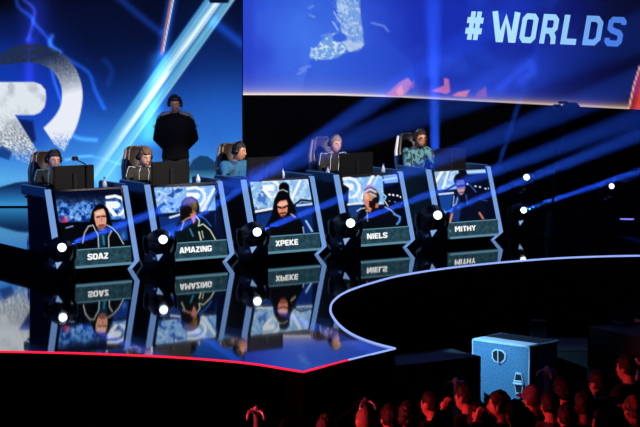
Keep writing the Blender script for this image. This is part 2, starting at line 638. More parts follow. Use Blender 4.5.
def pic1(p):
    u, v, n, n2 = backdrop(p, 155, 222, 183, 240, 17, 0)
    X, Y = p.X, p.Y
    lim = 214 + (X - 156) * -0.055
    pan = np.clip((Y - 186.8 + (X - 156) * .03) / 1, 0, 1) * np.clip((lim - Y) / 1, 0, 1) * np.clip((215 - X - (Y - 186) * -.05) / 1, 0, 1)
    p.put(pan, (128, 180, 238))
    p.put(pan * np.clip((n - 0.5) * 5, 0, 1), (196, 222, 250))
    p.put(pan * np.clip((fbm(X * .22, Y * .22, 31, 2) - 0.60) * 14, 0, 1) * np.clip((184 - X) / 3, 0, 1), (36, 84, 170))
    p.poly([(168, 202), (174, 202.5), (171, 206.5)], (46, 96, 180))
    p.poly([(189, 187), (201, 186), (196, 214), (190, 213)], (96, 150, 212), 2, .6)
    mini_logo(p, 197, 196, 8.0, (244, 250, 255))
    p.line([(201, 213), (214, 189)], (236, 246, 255), 2.6)
    p.line([(205.5, 213), (217, 190)], (60, 110, 190), 1.4)
    p.line([(156, 215), (182, 213.5), (214, 212)], (8, 16, 40), 1.6)
    p.poly([(158, 217), (216, 213), (216, 250), (158, 250)], (16, 44, 116), 1.5)
    p.line([(170, 217.5), (180, 214.5)], (206, 228, 250), 2)
    p.poly([(160, 228), (175, 222), (178, 240), (160, 244)], (24, 66, 165), 2)
    p.poly([(198, 214), (214, 213), (218, 246), (206, 238)], (7, 14, 40), 2)
    # hoodless player, head bowed, short light-brown hair
    p.poly([(172, 248), (175, 230), (181, 218), (188, 214), (199, 216), (207, 222), (214, 234), (219, 248)], (8, 20, 24))
    p.poly([(182, 201), (186, 197.5), (192, 196.5), (197, 199.5), (199.5, 206), (199, 216), (195, 223), (186, 223), (180, 218), (180, 208)], (10, 10, 14))
    p.ell(190, 205, 7.5, 8, (96, 74, 40), .3)
    p.put(p.pmask([(183, 199), (196, 199), (197, 210), (184, 212)]) * np.clip((n - .5) * 5, 0, 1) * .8, (140, 112, 62))
    p.poly([(181.5, 206), (187, 204), (192, 208), (192.5, 215), (188, 219), (183, 216)], (16, 12, 14))
    p.poly([(192, 210), (196, 211), (195.5, 217), (192.5, 220)], (150, 90, 62))
    p.poly([(190, 214), (196, 212), (195, 222), (193, 224)], (196, 120, 110), 1)
    p.line([(182, 222), (187, 218.5), (191, 217)], (200, 150, 130), 1.2)
    p.line([(181, 230), (184, 222)], (190, 205, 190), .9)
    p.line([(196, 216), (199.5, 220.5), (198.5, 226), (203, 224), (210, 230), (218.5, 245)], (214, 222, 196), 1.1)
    p.line([(198, 214.5), (205, 219), (211, 226)], (30, 90, 190), 1.4)
    p.line([(199, 232), (201, 240)], (210, 214, 190), 1.4)
    p.line([(202, 231), (203.4, 238)], (210, 214, 190), .9)
    p.line([(190, 229), (193, 236)], (50, 120, 160), 1.6)


def pic2(p):
    u, v, n, n2 = backdrop(p, 246, 318, 178, 236, 41, 0)
    X, Y = p.X, p.Y
    pan = np.clip((Y - 181 + (X - 250) * .05) / 1, 0, 1) * np.clip((210 - (X - 252) * .1 - Y) / 1, 0, 1) * np.clip((310.5 - X + (Y - 180) * .1) / 1, 0, 1)
    p.put(pan, (136, 186, 236))
    p.put(pan * np.clip((n - .5) * 5, 0, 1), (204, 228, 250))
    p.put(pan * np.clip((fbm(X * .25, Y * .25, 51, 2) - .56) * 14, 0, 1) * np.clip((268 - X) / 2, 0, 1), (70, 120, 196))
    mini_logo(p, 272, 188, 7.5, (246, 250, 255))
    p.line([(289, 205), (300, 181)], (240, 248, 255), 3)
    p.line([(296, 203), (307, 182)], (190, 220, 246), 2)
    p.line([(253, 212), (272, 208.5)], (230, 242, 255), 2.6)
    p.line([(253, 214.8), (272, 211)], (10, 22, 52), 1.4)
    p.line([(293, 206), (301, 200), (311, 201)], (8, 12, 26), 2)
    p.poly([(294, 207), (302, 202), (312, 203), (313, 240), (296, 240)], (12, 40, 112), 1.2)
    p.line([(297, 205.5), (312, 204)], (196, 222, 248), 2)
    p.poly([(253, 216), (272, 212), (268, 236), (255, 238)], (14, 48, 122), 1.5)
    # second head behind
    p.ell(284, 187.5, 5.2, 5.2, (6, 7, 12), .2)
    p.poly([(279, 186), (289, 186), (290, 198), (279, 198)], (6, 7, 12))
    # dark hooded player
    p.poly([(264, 240), (266, 226), (272, 214), (274, 200), (278, 191.5), (283, 190), (288, 193), (293, 203), (297, 214), (303, 224), (308, 240)], (7, 8, 13))
    p.line([(278.5, 191), (283, 189.6), (287.5, 191.8)], (190, 200, 205), .9)
    p.poly([(277, 205), (280, 201), (286.5, 199.8), (288, 204), (287.2, 212), (284.5, 216.3), (281, 216.5), (278.3, 212)], (226, 140, 112))
    p.poly([(278, 203), (286, 201.2), (287.4, 204.6), (278.5, 206.5)], (252, 206, 180), 1, .7)
    p.line([(277.5, 206.7), (281.4, 208)], (18, 10, 14), 1.8)
    p.line([(283.6, 207.8), (287.6, 205.6)], (18, 10, 14), 1.8)
    p.line([(282.4, 207), (282.5, 210.6)], (190, 100, 80), 1)
    p.line([(280.3, 213.4), (285.4, 212.8)], (70, 24, 30), 1.6)
    p.poly([(281, 215), (285, 214.6), (284, 217.5), (281.4, 217.5)], (110, 52, 46), .8, .9)
    p.line([(291, 214), (295, 217)], (200, 170, 150), 1.4)
    p.line([(306, 221), (312, 231)], (150, 195, 240), 2)
    p.line([(303, 227), (304, 233)], (150, 180, 220), 1.2)


def pic3(p):
    u, v, n, n2 = backdrop(p, 336, 406, 174, 230, 61, 0)
    X, Y = p.X, p.Y
    pan = np.clip((Y - 178 + (X - 340) * .06) / 1, 0, 1) * np.clip((205 - Y) / 1, 0, 1) * np.clip((383 - X + (Y - 178) * .08) / 1, 0, 1)
    p.put(pan, (130, 184, 240))
    p.put(pan * np.clip((n - .5) * 5, 0, 1), (190, 222, 250))
    mini_logo(p, 351, 187, 8.5, (240, 248, 255))
    p.poly([(340, 182), (349, 188), (348, 206), (341, 212)], (8, 14, 34), 1)
    p.line([(362, 198), (374, 173)], (246, 250, 255), 3)
    p.line([(369, 194), (380, 172)], (200, 226, 248), 2)
    p.poly([(383, 175.5), (400, 173), (402, 182), (384.5, 183.5)], (120, 170, 226), 1)
    p.line([(383, 180), (401, 177)], (196, 222, 248), 1.6)
    p.poly([(383, 184), (404, 182), (410, 232), (386, 232)], (5, 8, 24), 1)
    for x, y in ((389.5, 194.6), (393.2, 195), (397.4, 195.6), (400.8, 197), (403, 195.5)):
        p.ell(x, y, 1.1, 1.0, (240, 248, 255), .5)
    for x, y in ((389.5, 201), (395, 202), (402, 203)):
        p.ell(x, y, .8, .7, (120, 150, 200), .6)
    p.line([(344, 205), (362, 203)], (225, 240, 255), 2)
    p.poly([(345, 207), (362, 205), (358, 222), (346, 226)], (20, 58, 130), 1.5)
    # player with headset, head bowed
    p.poly([(355, 230), (358, 214), (364, 207), (378, 206), (388, 209), (396, 217), (401, 230)], (7, 11, 18))
    p.ell(371.5, 198, 8, 9, (10, 10, 15), .2)
    p.ell(370, 192, 6.6, 7.5, (176, 150, 132), .25)
    for k, c in ((0, (70, 62, 60)), (1, (220, 208, 196)), (2, (60, 52, 54)), (3, (206, 196, 188))):
        p.line([(364.5 + k * .3, 190 + k * 2.1), (370, 187 + k * 2.2), (376, 190 + k * 2.1)], c, 1.3)
    p.poly([(364, 194), (369, 193), (372, 199), (374, 206), (370, 211.5), (366, 207), (363.5, 200)], (214, 132, 106))
    p.poly([(364, 193), (368, 193), (369, 199), (365, 200)], (240, 190, 164), 1, .8)
    p.poly([(369, 201), (376, 200), (377, 206), (373, 209), (369, 207)], (26, 14, 16))
    p.poly([(376, 203), (379, 204), (378, 208), (375, 208)], (188, 112, 92), .8)
    p.line([(366, 210.5), (370.5, 211.5)], (220, 140, 118), 1.2)
    p.line([(383, 194), (386, 196.5), (385, 199)], (150, 200, 240), 1.6)
    p.line([(384, 200), (388, 206)], (220, 228, 226), 1)
    p.line([(357, 211), (361, 208.5), (365, 208)], (214, 222, 226), 1)
    p.line([(367, 209), (367.6, 221)], (170, 170, 140), .9)
    p.line([(385, 207), (391, 210), (396, 215)], (190, 206, 220), 1)
    p.line([(394, 214), (400, 217), (399.5, 221), (397, 224)], (80, 140, 230), 2)


def pic4(p):
    u, v, n, n2 = backdrop(p, 424, 500, 164, 224, 81, 0)
    X, Y = p.X, p.Y
    pan = np.clip((Y - 170 + (X - 429) * .06) / 1, 0, 1) * np.clip((192.5 - (X - 430) * .12 - Y) / 1, 0, 1) * np.clip((459 - X + (Y - 168) * .04) / 1, 0, 1)
    p.put(pan, (132, 180, 232))
    p.put(pan * np.clip((n - .48) * 5, 0, 1), (194, 222, 248))
    p.line([(431, 171), (436, 182), (443, 170)], (246, 250, 255), 3)
    p.line([(434, 189), (446, 170)], (140, 178, 218), 1.6)
    p.line([(443, 188), (449, 169)], (244, 250, 255), 2)
    p.line([(431, 192.4), (446, 190), (455, 185)], (8, 12, 26), 1.8)
    p.line([(432, 195), (453, 193)], (200, 226, 250), 2)
    p.poly([(432, 197), (453, 194), (452, 216), (437, 222)], (20, 66, 150), 1.5)
    p.line([(436, 206), (445, 212)], (120, 180, 232), 2)
    p.poly([(464.5, 169), (486, 167), (487, 173), (466, 174.5)], (120, 172, 226), 1)
    p.line([(464, 172.4), (487, 171)], (206, 228, 250), 1.6)
    p.poly([(459, 165), (464, 164.6), (468, 176), (488, 174), (494, 221), (460, 222)], (6, 10, 32), 1)
    for x, y in ((467.5, 184), (475.5, 186.2), (480, 187), (485.5, 188.6), (489, 188.4)):
        p.ell(x, y, 1.1, .9, (200, 220, 250), .5)
    p.line([(470, 185), (476, 192)], (70, 110, 190), .9)
    p.line([(479, 199), (487, 201)], (50, 90, 170), .9)
    # player facing right, short dark hair
    p.poly([(449, 222), (451, 206), (453, 196), (459, 191), (468, 190), (477, 195), (485, 207), (489, 222)], (8, 14, 34))
    p.poly([(451, 220), (453, 202), (458, 194), (461, 206), (459, 222)], (22, 50, 120), 1)
    p.ell(460, 180, 6.2, 6.8, (10, 10, 16), .2)
    p.poly([(456.2, 183), (459, 180.6), (463.6, 180), (465, 184), (465.2, 188), (463.6, 193), (461.6, 195.4), (459.2, 194.4), (457.2, 190)], (128, 116, 178))
    p.poly([(456, 185.2), (465.2, 183.8), (465.1, 186.4), (456.6, 187.8)], (28, 50, 130), .8, .85)
    p.poly([(457, 189.5), (464.9, 188.4), (463.4, 193), (459.5, 194)], (196, 148, 160), .8)
    p.line([(459.5, 192.6), (463.5, 192.2)], (130, 50, 70), 1.1)
    p.poly([(457, 180.6), (463.5, 179.5), (464.6, 183), (456.4, 184)], (92, 96, 176), .8)
    p.line([(454, 196), (453, 206), (456, 204), (457.6, 198)], (160, 190, 235), 1)
    p.line([(452, 214), (450, 222)], (200, 132, 112), 2.2)
    p.line([(479.5, 213), (483, 218.4)], (186, 112, 96), 2.2)
    p.line([(466, 195), (467.5, 204)], (40, 80, 160), 1.3)


PICS = [pic0, pic1, pic2, pic3, pic4]
NAMES = ['SOAZ', 'AMAZING', 'XPEKE', 'NIELS', 'MITHY']
NAME_X = [(87.5, 108), (179.5, 211.5), (275.5, 298), (367, 387), (455, 475.5)]
prof_front = [(.20, 0), (.012, .13), (.312, 1.04), (.39, 1.04), (.265, .6), (.265, 0)]
prof_side = [(.20, 0), (.0, .13), (.305, 1.05), (.90, 1.05), (.84, RIS), (.28, RIS), (.28, 0)]
booth_labels = [
    'leftmost booth, its screen showing a long-haired player in a black jacket, white piping',
    'second booth from the left, its screen showing a bowed light-brown head in dark green',
    'middle booth of the five, its screen showing a black-hooded face with dark brows',
    'fourth booth from the left, its screen showing a bowed head wearing a striped headband',
    'rightmost booth, its screen showing a short-haired player tinted blue and violet',
]


def on_front(x, k, off=0.0):
    """point on the leaning booth front: k = 0 at the knee, 1 at the top"""
    n = Vector((0, -.92, .305)).normalized()
    return Vector((x, .305 * k, .13 + .92 * k)) + n * off


for i in range(5):
    b = empty('player_booth', centres[i], TH, booth_labels[i], 'booth', 'five player booths across the stage')
    bm = bmesh.new(); prism_x(bm, prof_front, -.50, .50)
    obj('front_panel', bm, M_front, b)
    for s in (-1, 1):
        bm = bmesh.new(); prism_x(bm, prof_side, s * .535, s * .555)
        obj('side_panel', bm, M_side, b)
        bm = bmesh.new()
        n = Vector((0, -.92, .305)).normalized()
        pr = [(.20, 0), (-.002, .13), (.303, 1.052), (.345, 1.052), (.045, .135), (.235, 0)]
        prism_x(bm, pr, s * .50, s * .565)
        obj('light_bar', bm, M_col, b)
        bm = bmesh.new()
        box(bm, (s * .545, .69, 1.005), (.05, .70, .125), .012)
        obj('side_rail', bm, M_rail, b)
        bm = bmesh.new()
        box(bm, (s * .552, .69, 1.071), (.012, .70, .006))
        obj('rail_light', bm, glow('dim blue rail light', (70, 120, 205), .6, False), b)
    bm = bmesh.new(); box(bm, (0, .70, .915), (1.07, .63, .03), .006)
    obj('desk_top', bm, M_desk, b)
    # the screen
    nr, nc = 96, 112
    grid = [[on_front(-.455 + .91 * c / (nc - 1), .965 - .86 * r / (nr - 1), .008) for c in range(nc)] for r in range(nr)]
    Mx = Matrix.Translation(centres[i]) @ Matrix.Rotation(TH, 4, 'Z')
    px = np.array([project(Mx @ p) for row in grid for p in row])
    pc = Pic(px[:, 0], px[:, 1])
    PICS[i](pc)
    link('screen', led_mesh('screen', grid, pc.linear()), pixels('booth screen diodes', 1.0), b)
    # name board
    bm = bmesh.new()
    prism_x(bm, [(-.095, .10), (-.075, .33), (-.04, .33), (-.03, .10)], -.457, .406)
    nb = obj('name_board', bm, M_board, b)
    bm = bmesh.new(); box(bm, (-.0255, -.098, .116), (.863, .012, .03), .003)
    obj('lower_lip', bm, M_lip, nb)
    bm = bmesh.new(); box(bm, (-.0255, -.078, .327), (.863, .012, .012), .003)
    obj('upper_lip', bm, M_lip, nb)
    for xx in (-.3, .25):
        bm = bmesh.new(); box(bm, (xx, .02, .2), (.04, .12, .03))
        obj('bracket', bm, M_black, b)
    # lettering, scaled to the width it has on its board
    txt = NAMES[i]
    tot = sum(GL[c][0] + .08 for c in txt) - .08
    q0 = project(local(i, -.457, -.09, .22)); q1 = project(local(i, .406, -.09, .22))
    to_x = lambda X: -.457 + .863 * (X - q0[0]) / (q1[0] - q0[0])
    xa, xb = to_x(NAME_X[i][0]), to_x(NAME_X[i][1])
    sx, sy = (xb - xa) / tot, .072
    bm = bmesh.new()
    cur = xa
    for c in txt:
        adv, qs = glyph(c, .24)
        for q in qs:
            z = [.196 + p.y * sy for p in q]
            f = [bm.verts.new((cur + p.x * sx, -.0895 - .003 + (zz - .196) * .087, zz)) for p, zz in zip(q, z)]
            bm.faces.new(f)
        cur += (adv + .08) * sx
    obj('lettering', bm, M_print, nb)

# ------------------------------------------------------------------ things on the desks
M_mon = mat('black monitor shell', (3, 4, 8), 0.45, spec=.25)
mon_labels = ['black monitor in front of the leftmost seated player', 'black monitor in front of the player with tousled light-brown hair',
              'black monitor in front of the middle player turned in profile', 'black monitor in front of the grey-haired player leaning in',
              'black monitor beside the rightmost seated player with glasses']
mon_x = [-.03, -.03, -.02, .0, .075]
mon = empty('monitor', (0, 0, 0))
bm = bmesh.new(); box(bm, (0, 0, .215), (.56, .035, .34), .01); obj('casing', bm, M_mon, mon)
bm = bmesh.new(); box(bm, (0, .021, .215), (.53, .004, .31))
obj('display', bm, glow('monitor glow', (40, 70, 130), .35), mon)
bm = bmesh.new(); box(bm, (0, -.03, .16), (.05, .03, .26), .006); obj('stand', bm, M_plastic, mon)
bm = bmesh.new(); box(bm, (0, -.02, .008), (.24, .17, .016), .006); obj('foot', bm, M_plastic, mon)
M_key = mat('black keyboard', (20, 20, 24), .45)
kb = empty('keyboard', (0, 0, 0))
bm = bmesh.new(); box(bm, (0, 0, .012), (.40, .14, .02), .005); obj('base', bm, M_key, kb)
bm = bmesh.new()
for r_ in range(5):
    for c_ in range(15):
        box(bm, (-.182 + c_ * .026, -.052 + r_ * .026, .027), (.021, .021, .012))
obj('keys', bm, mat('dark keycaps', (34, 34, 40), .5), kb)
kb_labels = ['dark keyboard under the hands of the leftmost player', 'dark keyboard under the hands of the tousled-haired player',
             'dark keyboard under the hands of the player in profile', 'dark keyboard lit red beside the grey-haired player',
             'dark keyboard under the hands of the player with glasses']
mo = empty('mouse', (0, 0, 0))
bm = bmesh.new(); ball(bm, (0, 0, .016), (.032, .058, .018)); obj('shell', bm, M_plastic, mo, True)
bm = bmesh.new(); box(bm, (0, -.03, .033), (.006, .016, .006)); obj('wheel', bm, mat('grey rubber', (60, 60, 66), .6), mo)
DESK = .93
for i in range(5):
    for j, (pr, x, y, lab, g) in enumerate(((mon, mon_x[i], .62, mon_labels[i], 'monitors on the booth desks'),
                                            (kb, mon_x[i] - .02, .80, kb_labels[i], 'keyboards on the booth desks'),
                                            (mo, mon_x[i] + .30, .82, ['mouse on the leftmost booth desk', 'mouse on the second booth desk from the left', 'mouse on the middle booth desk',
                                                                       'mouse on the fourth booth desk from the left', 'mouse on the rightmost booth desk'][i], 'mice on the booth desks'))):
        o = pr if i == 0 else copy_tree(pr)
        o.location = local(i, x, y, DESK)
        o.rotation_euler = (0, 0, TH)
        tag(o, lab, ('monitor', 'keyboard', 'mouse')[j], g)
# red backlight of the fourth keyboard
bm = bmesh.new()
kk = [o for o in bpy.data.objects if o.get('label') == kb_labels[3]][0]
box(bm, (0, 0, .0215), (.39, .13, .002)); obj('backlight', bm, glow('red key light', (230, 30, 30), .8, False), kk)

M_clear = mat('clear bottle plastic', (190, 205, 220), .15, spec=.8)
bot = empty('water_bottle', (0, 0, 0))
bm = bmesh.new()
loft(bm, [(0, 0, 0, .028, .028), (0, 0, .01, .033, .033), (0, 0, .13, .033, .033), (0, 0, .165, .022, .022), (0, 0, .185, .013, .013), (0, 0, .20, .013, .013)], 16)
obj('body', bm, M_clear, bot, True)
bm = bmesh.new(); disc(bm, (0, 0, .207), (0, 0, 1), .015, .018); obj('cap', bm, mat('blue cap', (60, 90, 190), .4), bot)
bm = bmesh.new(); loft(bm, [(0, 0, .05, .0338, .0338), (0, 0, .11, .0338, .0338)], 16); obj('wrapper', bm, mat('pale wrapper', (120, 150, 200), .5), bot)
for k, (i, x, y, lab) in enumerate(((0, .40, .62, 'clear water bottle beside the leftmost monitor'), (1, .38, .62, 'clear water bottle on the second desk, by the monitor edge'),
                                    (2, .36, .78, 'clear water bottle on the middle desk, right of its monitor'), (3, -.47, .62, 'clear water bottle at the left corner of the fourth desk'),
                                    (3, .46, .62, 'clear water bottle at the right corner of the fourth desk'))):
    o = bot if k == 0 else copy_tree(bot)
    o.location = local(i, x, y, DESK)
    tag(o, lab, 'bottle', 'water bottles on the booth desks')
# small camera on an arm above the first monitor
w = empty('webcam', local(0, .13, .58, DESK), TH, 'small black webcam on a thin arm above the leftmost monitor', 'webcam')
bm = bmesh.new(); tube(bm, [(0, 0, 0), (0, 0, .36), (-.02, 0, .40), (-.13, -.01, .45)], .008, 8); obj('arm', bm, M_plastic, w)
bm = bmesh.new(); box(bm, (-.165, -.01, .475), (.085, .05, .055), .012); obj('body', bm, M_plastic, w)
bm = bmesh.new(); disc(bm, (-.165, .02, .475), (0, 1, 0), .016, .02); obj('lens', bm, M_steel, w)
bm = bmesh.new(); disc(bm, (0, 0, .008), (0, 0, 1), .05, .016); obj('clamp', bm, M_plastic, w)
# little bottle standing on the riser corner
o = copy_tree(bot)
o.location = onfloor(29.5, 249.0, RIS)
tag(o, 'small bottle standing on the riser left of the booths', 'bottle')

# ------------------------------------------------------------------ gaming chairs
chair_labels = ['dark brown chair behind the leftmost seated player', 'dark brown chair with tan edge behind the tousled-haired player',
                'grey brown chair behind the middle player in the beam-tinted jersey', 'grey brown chair behind the grey-haired player',
                'black chair with white stripes behind the rightmost player']


def make_chair(i, leather, trim):
    c = empty('gaming_chair', (0, 0, 0))
    bm = bmesh.new()
    M = Matrix.Translation((0, .10, .42)) @ Matrix.Rotation(R(-9), 4, 'X')
    prof = [(-.20, 0), (-.235, .22), (-.27, .40), (-.265, .58), (-.19, .80), (-.13, .86), (.13, .86), (.19, .80), (.265, .58), (.27, .40), (.235, .22), (.20, 0)]
    fr_, bk_ = [], []
    for x, z in prof:
        fr_.append(bm.verts.new((x * .93, -.05 - .05 * (abs(x) > .2), z)))
        bk_.append(bm.verts.new((x, .06, z)))
    bm.faces.new(bk_[::-1])
    cen = [bm.verts.new((x * .55, -.015, .02 + z * .95)) for x, z in prof]
    n = len(prof)
    for k in range(n):
        j = (k + 1) % n
        bm.faces.new((fr_[k], fr_[j], bk_[j], bk_[k]))
        bm.faces.new((cen[k], cen[j], fr_[j], fr_[k]))
    bm.faces.new(cen)
    for v in bm.verts:
        v.co = M @ v.co
    bmesh.ops.recalc_face_normals(bm, faces=bm.faces)
    bmesh.ops.bevel(bm, geom=list(bm.edges), offset=.012, segments=2, affect='EDGES', clamp_overlap=True)
    br = obj('backrest', bm, leather, c, True)
    bm = bmesh.new()
    for s in (-1, 1):
        tube(bm, [M @ Vector((s * .235, .0, .2)), M @ Vector((s * .272, .0, .40)), M @ Vector((s * .268, .0, .58)), M @ Vector((s * .195, .0, .805))], [.028, .034, .034, .024], 10)
    obj('bolster', bm, trim, br, True)
    bm = bmesh.new(); box(bm, (0, -.10, .40), (.50, .50, .11), .035); obj('seat', bm, leather, c, True)
    for s in (-1, 1):
        bm = bmesh.new()
        tube(bm, [(s * .26, -.02, .40), (s * .30, -.02, .42), (s * .30, -.02, .58)], .018, 8)
        box(bm, (s * .30, -.06, .60), (.08, .26, .03), .01)
        obj('armrest', bm, M_plastic, c)
    bm = bmesh.new(); tube(bm, [(0, -.08, .06), (0, -.08, .36)], .03, 12, False); obj('gas_lift', bm, M_steel, c)
    for k in range(5):
        q = 2 * math.pi * k / 5
        bm = bmesh.new()
        tube(bm, [(0, -.08, .075), (.26 * math.cos(q), -.08 + .26 * math.sin(q), .055)], [.03, .018], 8)
        lg = obj('leg', bm, M_plastic, c)
        bm = bmesh.new(); disc(bm, (.26 * math.cos(q), -.08 + .26 * math.sin(q), .028), (-math.sin(q), math.cos(q), 0), .028, .04)
        obj('caster', bm, M_plastic, lg)
    return c


L_brown = mat('dark brown leather', (46, 36, 32), .42, bump=.1, scale=60)
L_tan = mat('grey tan leather edge', (120, 106, 94), .45, bump=.1, scale=60)
L_black = mat('black leather', (14, 14, 18), .4, bump=.1, scale=60)
L_white = mat('white leather stripe', (215, 218, 222), .45)

# ------------------------------------------------------------------ people


def head_dir(v):
    """unit direction -> point of the head (front is -y), metres from the head centre"""
    x, y, z = v
    hw, hd, hh = .074, .094, .120
    k = 1.0
    if z < 0:
        k = 1 - .30 * (-z) ** 1.6
    px, py, pz = x * hw * k, y * hd, z * hh
    if z < -.2 and y < 0:
        py -= .010 * (-z - .2)
    if z < -.3 and y > 0:
        py *= 1 - .35 * (-z - .3)
    g = lambda cx, cz, sx, sz: math.exp(-((x - cx) / sx) ** 2 - ((z - cz) / sz) ** 2) if y < 0 else 0
    py -= .024 * g(0, -.16, .14, .17) + .010 * g(0, .05, .10, .2)      # nose
    py += .012 * (g(.40, .06, .2, .13) + g(-.40, .06, .2, .13))         # sockets
    py -= .006 * g(0, .24, .7, .12)                                     # brow
    py -= .007 * g(0, -.52, .26, .10)                                   # lips
    py += .004 * g(0, -.53, .22, .025)
    py -= .009 * g(0, -.82, .3, .16)                                    # chin
    return Vector((px, py, pz))


def add_head(bm, M):
    r = bmesh.ops.create_uvsphere(bm, u_segments=40, v_segments=30, radius=1.0)
    for v in r['verts']:
        v.co = M @ head_dir(v.co)
    for s in (-1, 1):
        ball(bm, M @ Vector((s * .076, .012, -.005)), (.014, .024, .034), M.to_3x3(), 10)


def hair_mesh(style, seed=0):
    bm = bmesh.new()
    r = bmesh.ops.create_uvsphere(bm, u_segments=56, v_segments=42, radius=1.0)
    for v in r['verts']:
        d = v.co.copy()
        p = head_dir(d)
        x, y, z = d
        n = mnoise.noise(Vector((x * 5 + seed, y * 5, z * 5))) * .5 + mnoise.noise(Vector((x * 13, y * 13 + seed, z * 13))) * .5
        lim = .52 if y < -.55 else (.52 - (y + .55) * 1.6 if y < -.05 else -.28 - .2 * max(0, y))
        vol, tuft = .018, .018
        if style == 'buzz':
            vol, tuft = .006, .003
        if style == 'tousled':
            vol, tuft = .030, .030
            lim -= .08
        if style == 'long':
            vol, tuft = .03, .014
            lim = lim if y < -.4 else lim - .6
        if style == 'bald':
            lim = .1 if y > .1 else 2
            vol, tuft = .004, .002
        on = max(0, min(1, (z - lim + n * .12) / .10))
        top = .5 + .5 * max(0, z)
        off = vol * top + n * tuft
        v.co = p * (0.90 * (1 - on) + on) + d * off * on
    return bm


def add_hand(bm, wrist, dirv, palm_n, side, curl=.5, s=1.0):
    """palm, four unequal bent fingers and a thumb off the side of the palm"""
    d = Vector(dirv).normalized()
    n = (Vector(palm_n) - d * Vector(palm_n).dot(d)).normalized()   # back of the hand
    u = d.cross(n) * side                                           # towards the thumb
    wr = Vector(wrist)
    tube(bm, [wr, wr + d * .04 * s, wr + d * .085 * s], [.028 * s, .034 * s, .034 * s], 10, squash=(1, .5) if abs(u.x) > .5 else (1, .62))
    for k, (o, L) in enumerate(((.026, .070), (.009, .078), (-.008, .072), (-.024, .056))):
        b0 = wr + d * .085 * s + u * o * s
        p1 = b0 + (d * math.cos(curl * .5) - n * math.sin(curl * .5)) * L * .45 * s
        p2 = p1 + (d * math.cos(curl * 1.3) - n * math.sin(curl * 1.3)) * L * .32 * s
        p3 = p2 + (d * math.cos(curl * 2.0) - n * math.sin(curl * 2.0)) * L * .23 * s
        tube(bm, [b0 - d * .02, p1, p2, p3], [.0095 * s, .009 * s, .008 * s, .007 * s], 8)
    t0 = wr + d * .03 * s + u * .022 * s
    t1 = t0 + (d * .6 + u * .7 - n * .25).normalized() * .036 * s
    t2 = t1 + (d * .9 + u * .25 - n * .3).normalized() * .030 * s
    tube(bm, [t0, t1, t2], [.013 * s, .011 * s, .009 * s], 8)


M_skin = mat('fair skin', (226, 168, 140), .5, grain=.06)
M_skin2 = mat('tanned skin', (196, 138, 108), .5, grain=.06)
M_eye = mat('eye white', (225, 225, 222), .2)
M_iris = mat('dark iris', (30, 22, 18), .2)
M_brow = mat('dark brow hair', (30, 20, 16), .8)
M_lips = mat('lips', (170, 90, 84), .5)


def face_bits(parent, M, brow=M_brow):
    bm = bmesh.new()
    for s in (-1, 1):
        ball(bm, M @ Vector((s * .030, -.0735, .008)), (.0125, .0125, .0095), M.to_3x3(), 10)
    e = obj('eyes', bm, M_eye, parent, True)
    bm = bmesh.new()
    for s in (-1, 1):
        ball(bm, M @ Vector((s * .030, -.0835, .007)), (.006, .004, .006), M.to_3x3(), 8)
    obj('iris', bm, M_iris, e, True)
    bm = bmesh.new()
    for s in (-1, 1):
        tube(bm, [M @ Vector((s * .014, -.090, .027)), M @ Vector((s * .032, -.086, .033)), M @ Vector((s * .048, -.073, .027))], [.004, .005, .003], 6)
    obj('eyebrows', bm, brow, parent, True)
    bm = bmesh.new()
    tube(bm, [M @ Vector((-.022, -.085, -.064)), M @ Vector((0, -.0965, -.062)), M @ Vector((.022, -.085, -.064))], [.003, .006, .003], 8)
    obj('lips', bm, M_lips, parent, True)


def headset(parent, M, m=None, pad=None):
    m = m or M_plastic
    bm = bmesh.new()
    pts = [M @ Vector((.098 * math.cos(q), .008, .02 + .120 * math.sin(q))) for q in [math.pi * k / 14 for k in range(15)]]
    tube(bm, pts, .011, 8)
    hs = obj('headset', bm, m, parent, True)
    for s in (-1, 1):
        bm = bmesh.new()
        disc(bm, M @ Vector((s * .094, .010, .0)), M.to_3x3() @ Vector((s, 0, 0)), .045, .034, 20, .036)
        obj('ear_cup', bm, pad or m, hs, True)
    bm = bmesh.new()
    tube(bm, [M @ Vector((.098, -.01, -.03)), M @ Vector((.088, -.07, -.072)), M @ Vector((.045, -.118, -.08))], [.005, .005, .006], 8)
    obj('microphone', bm, m, hs, True)


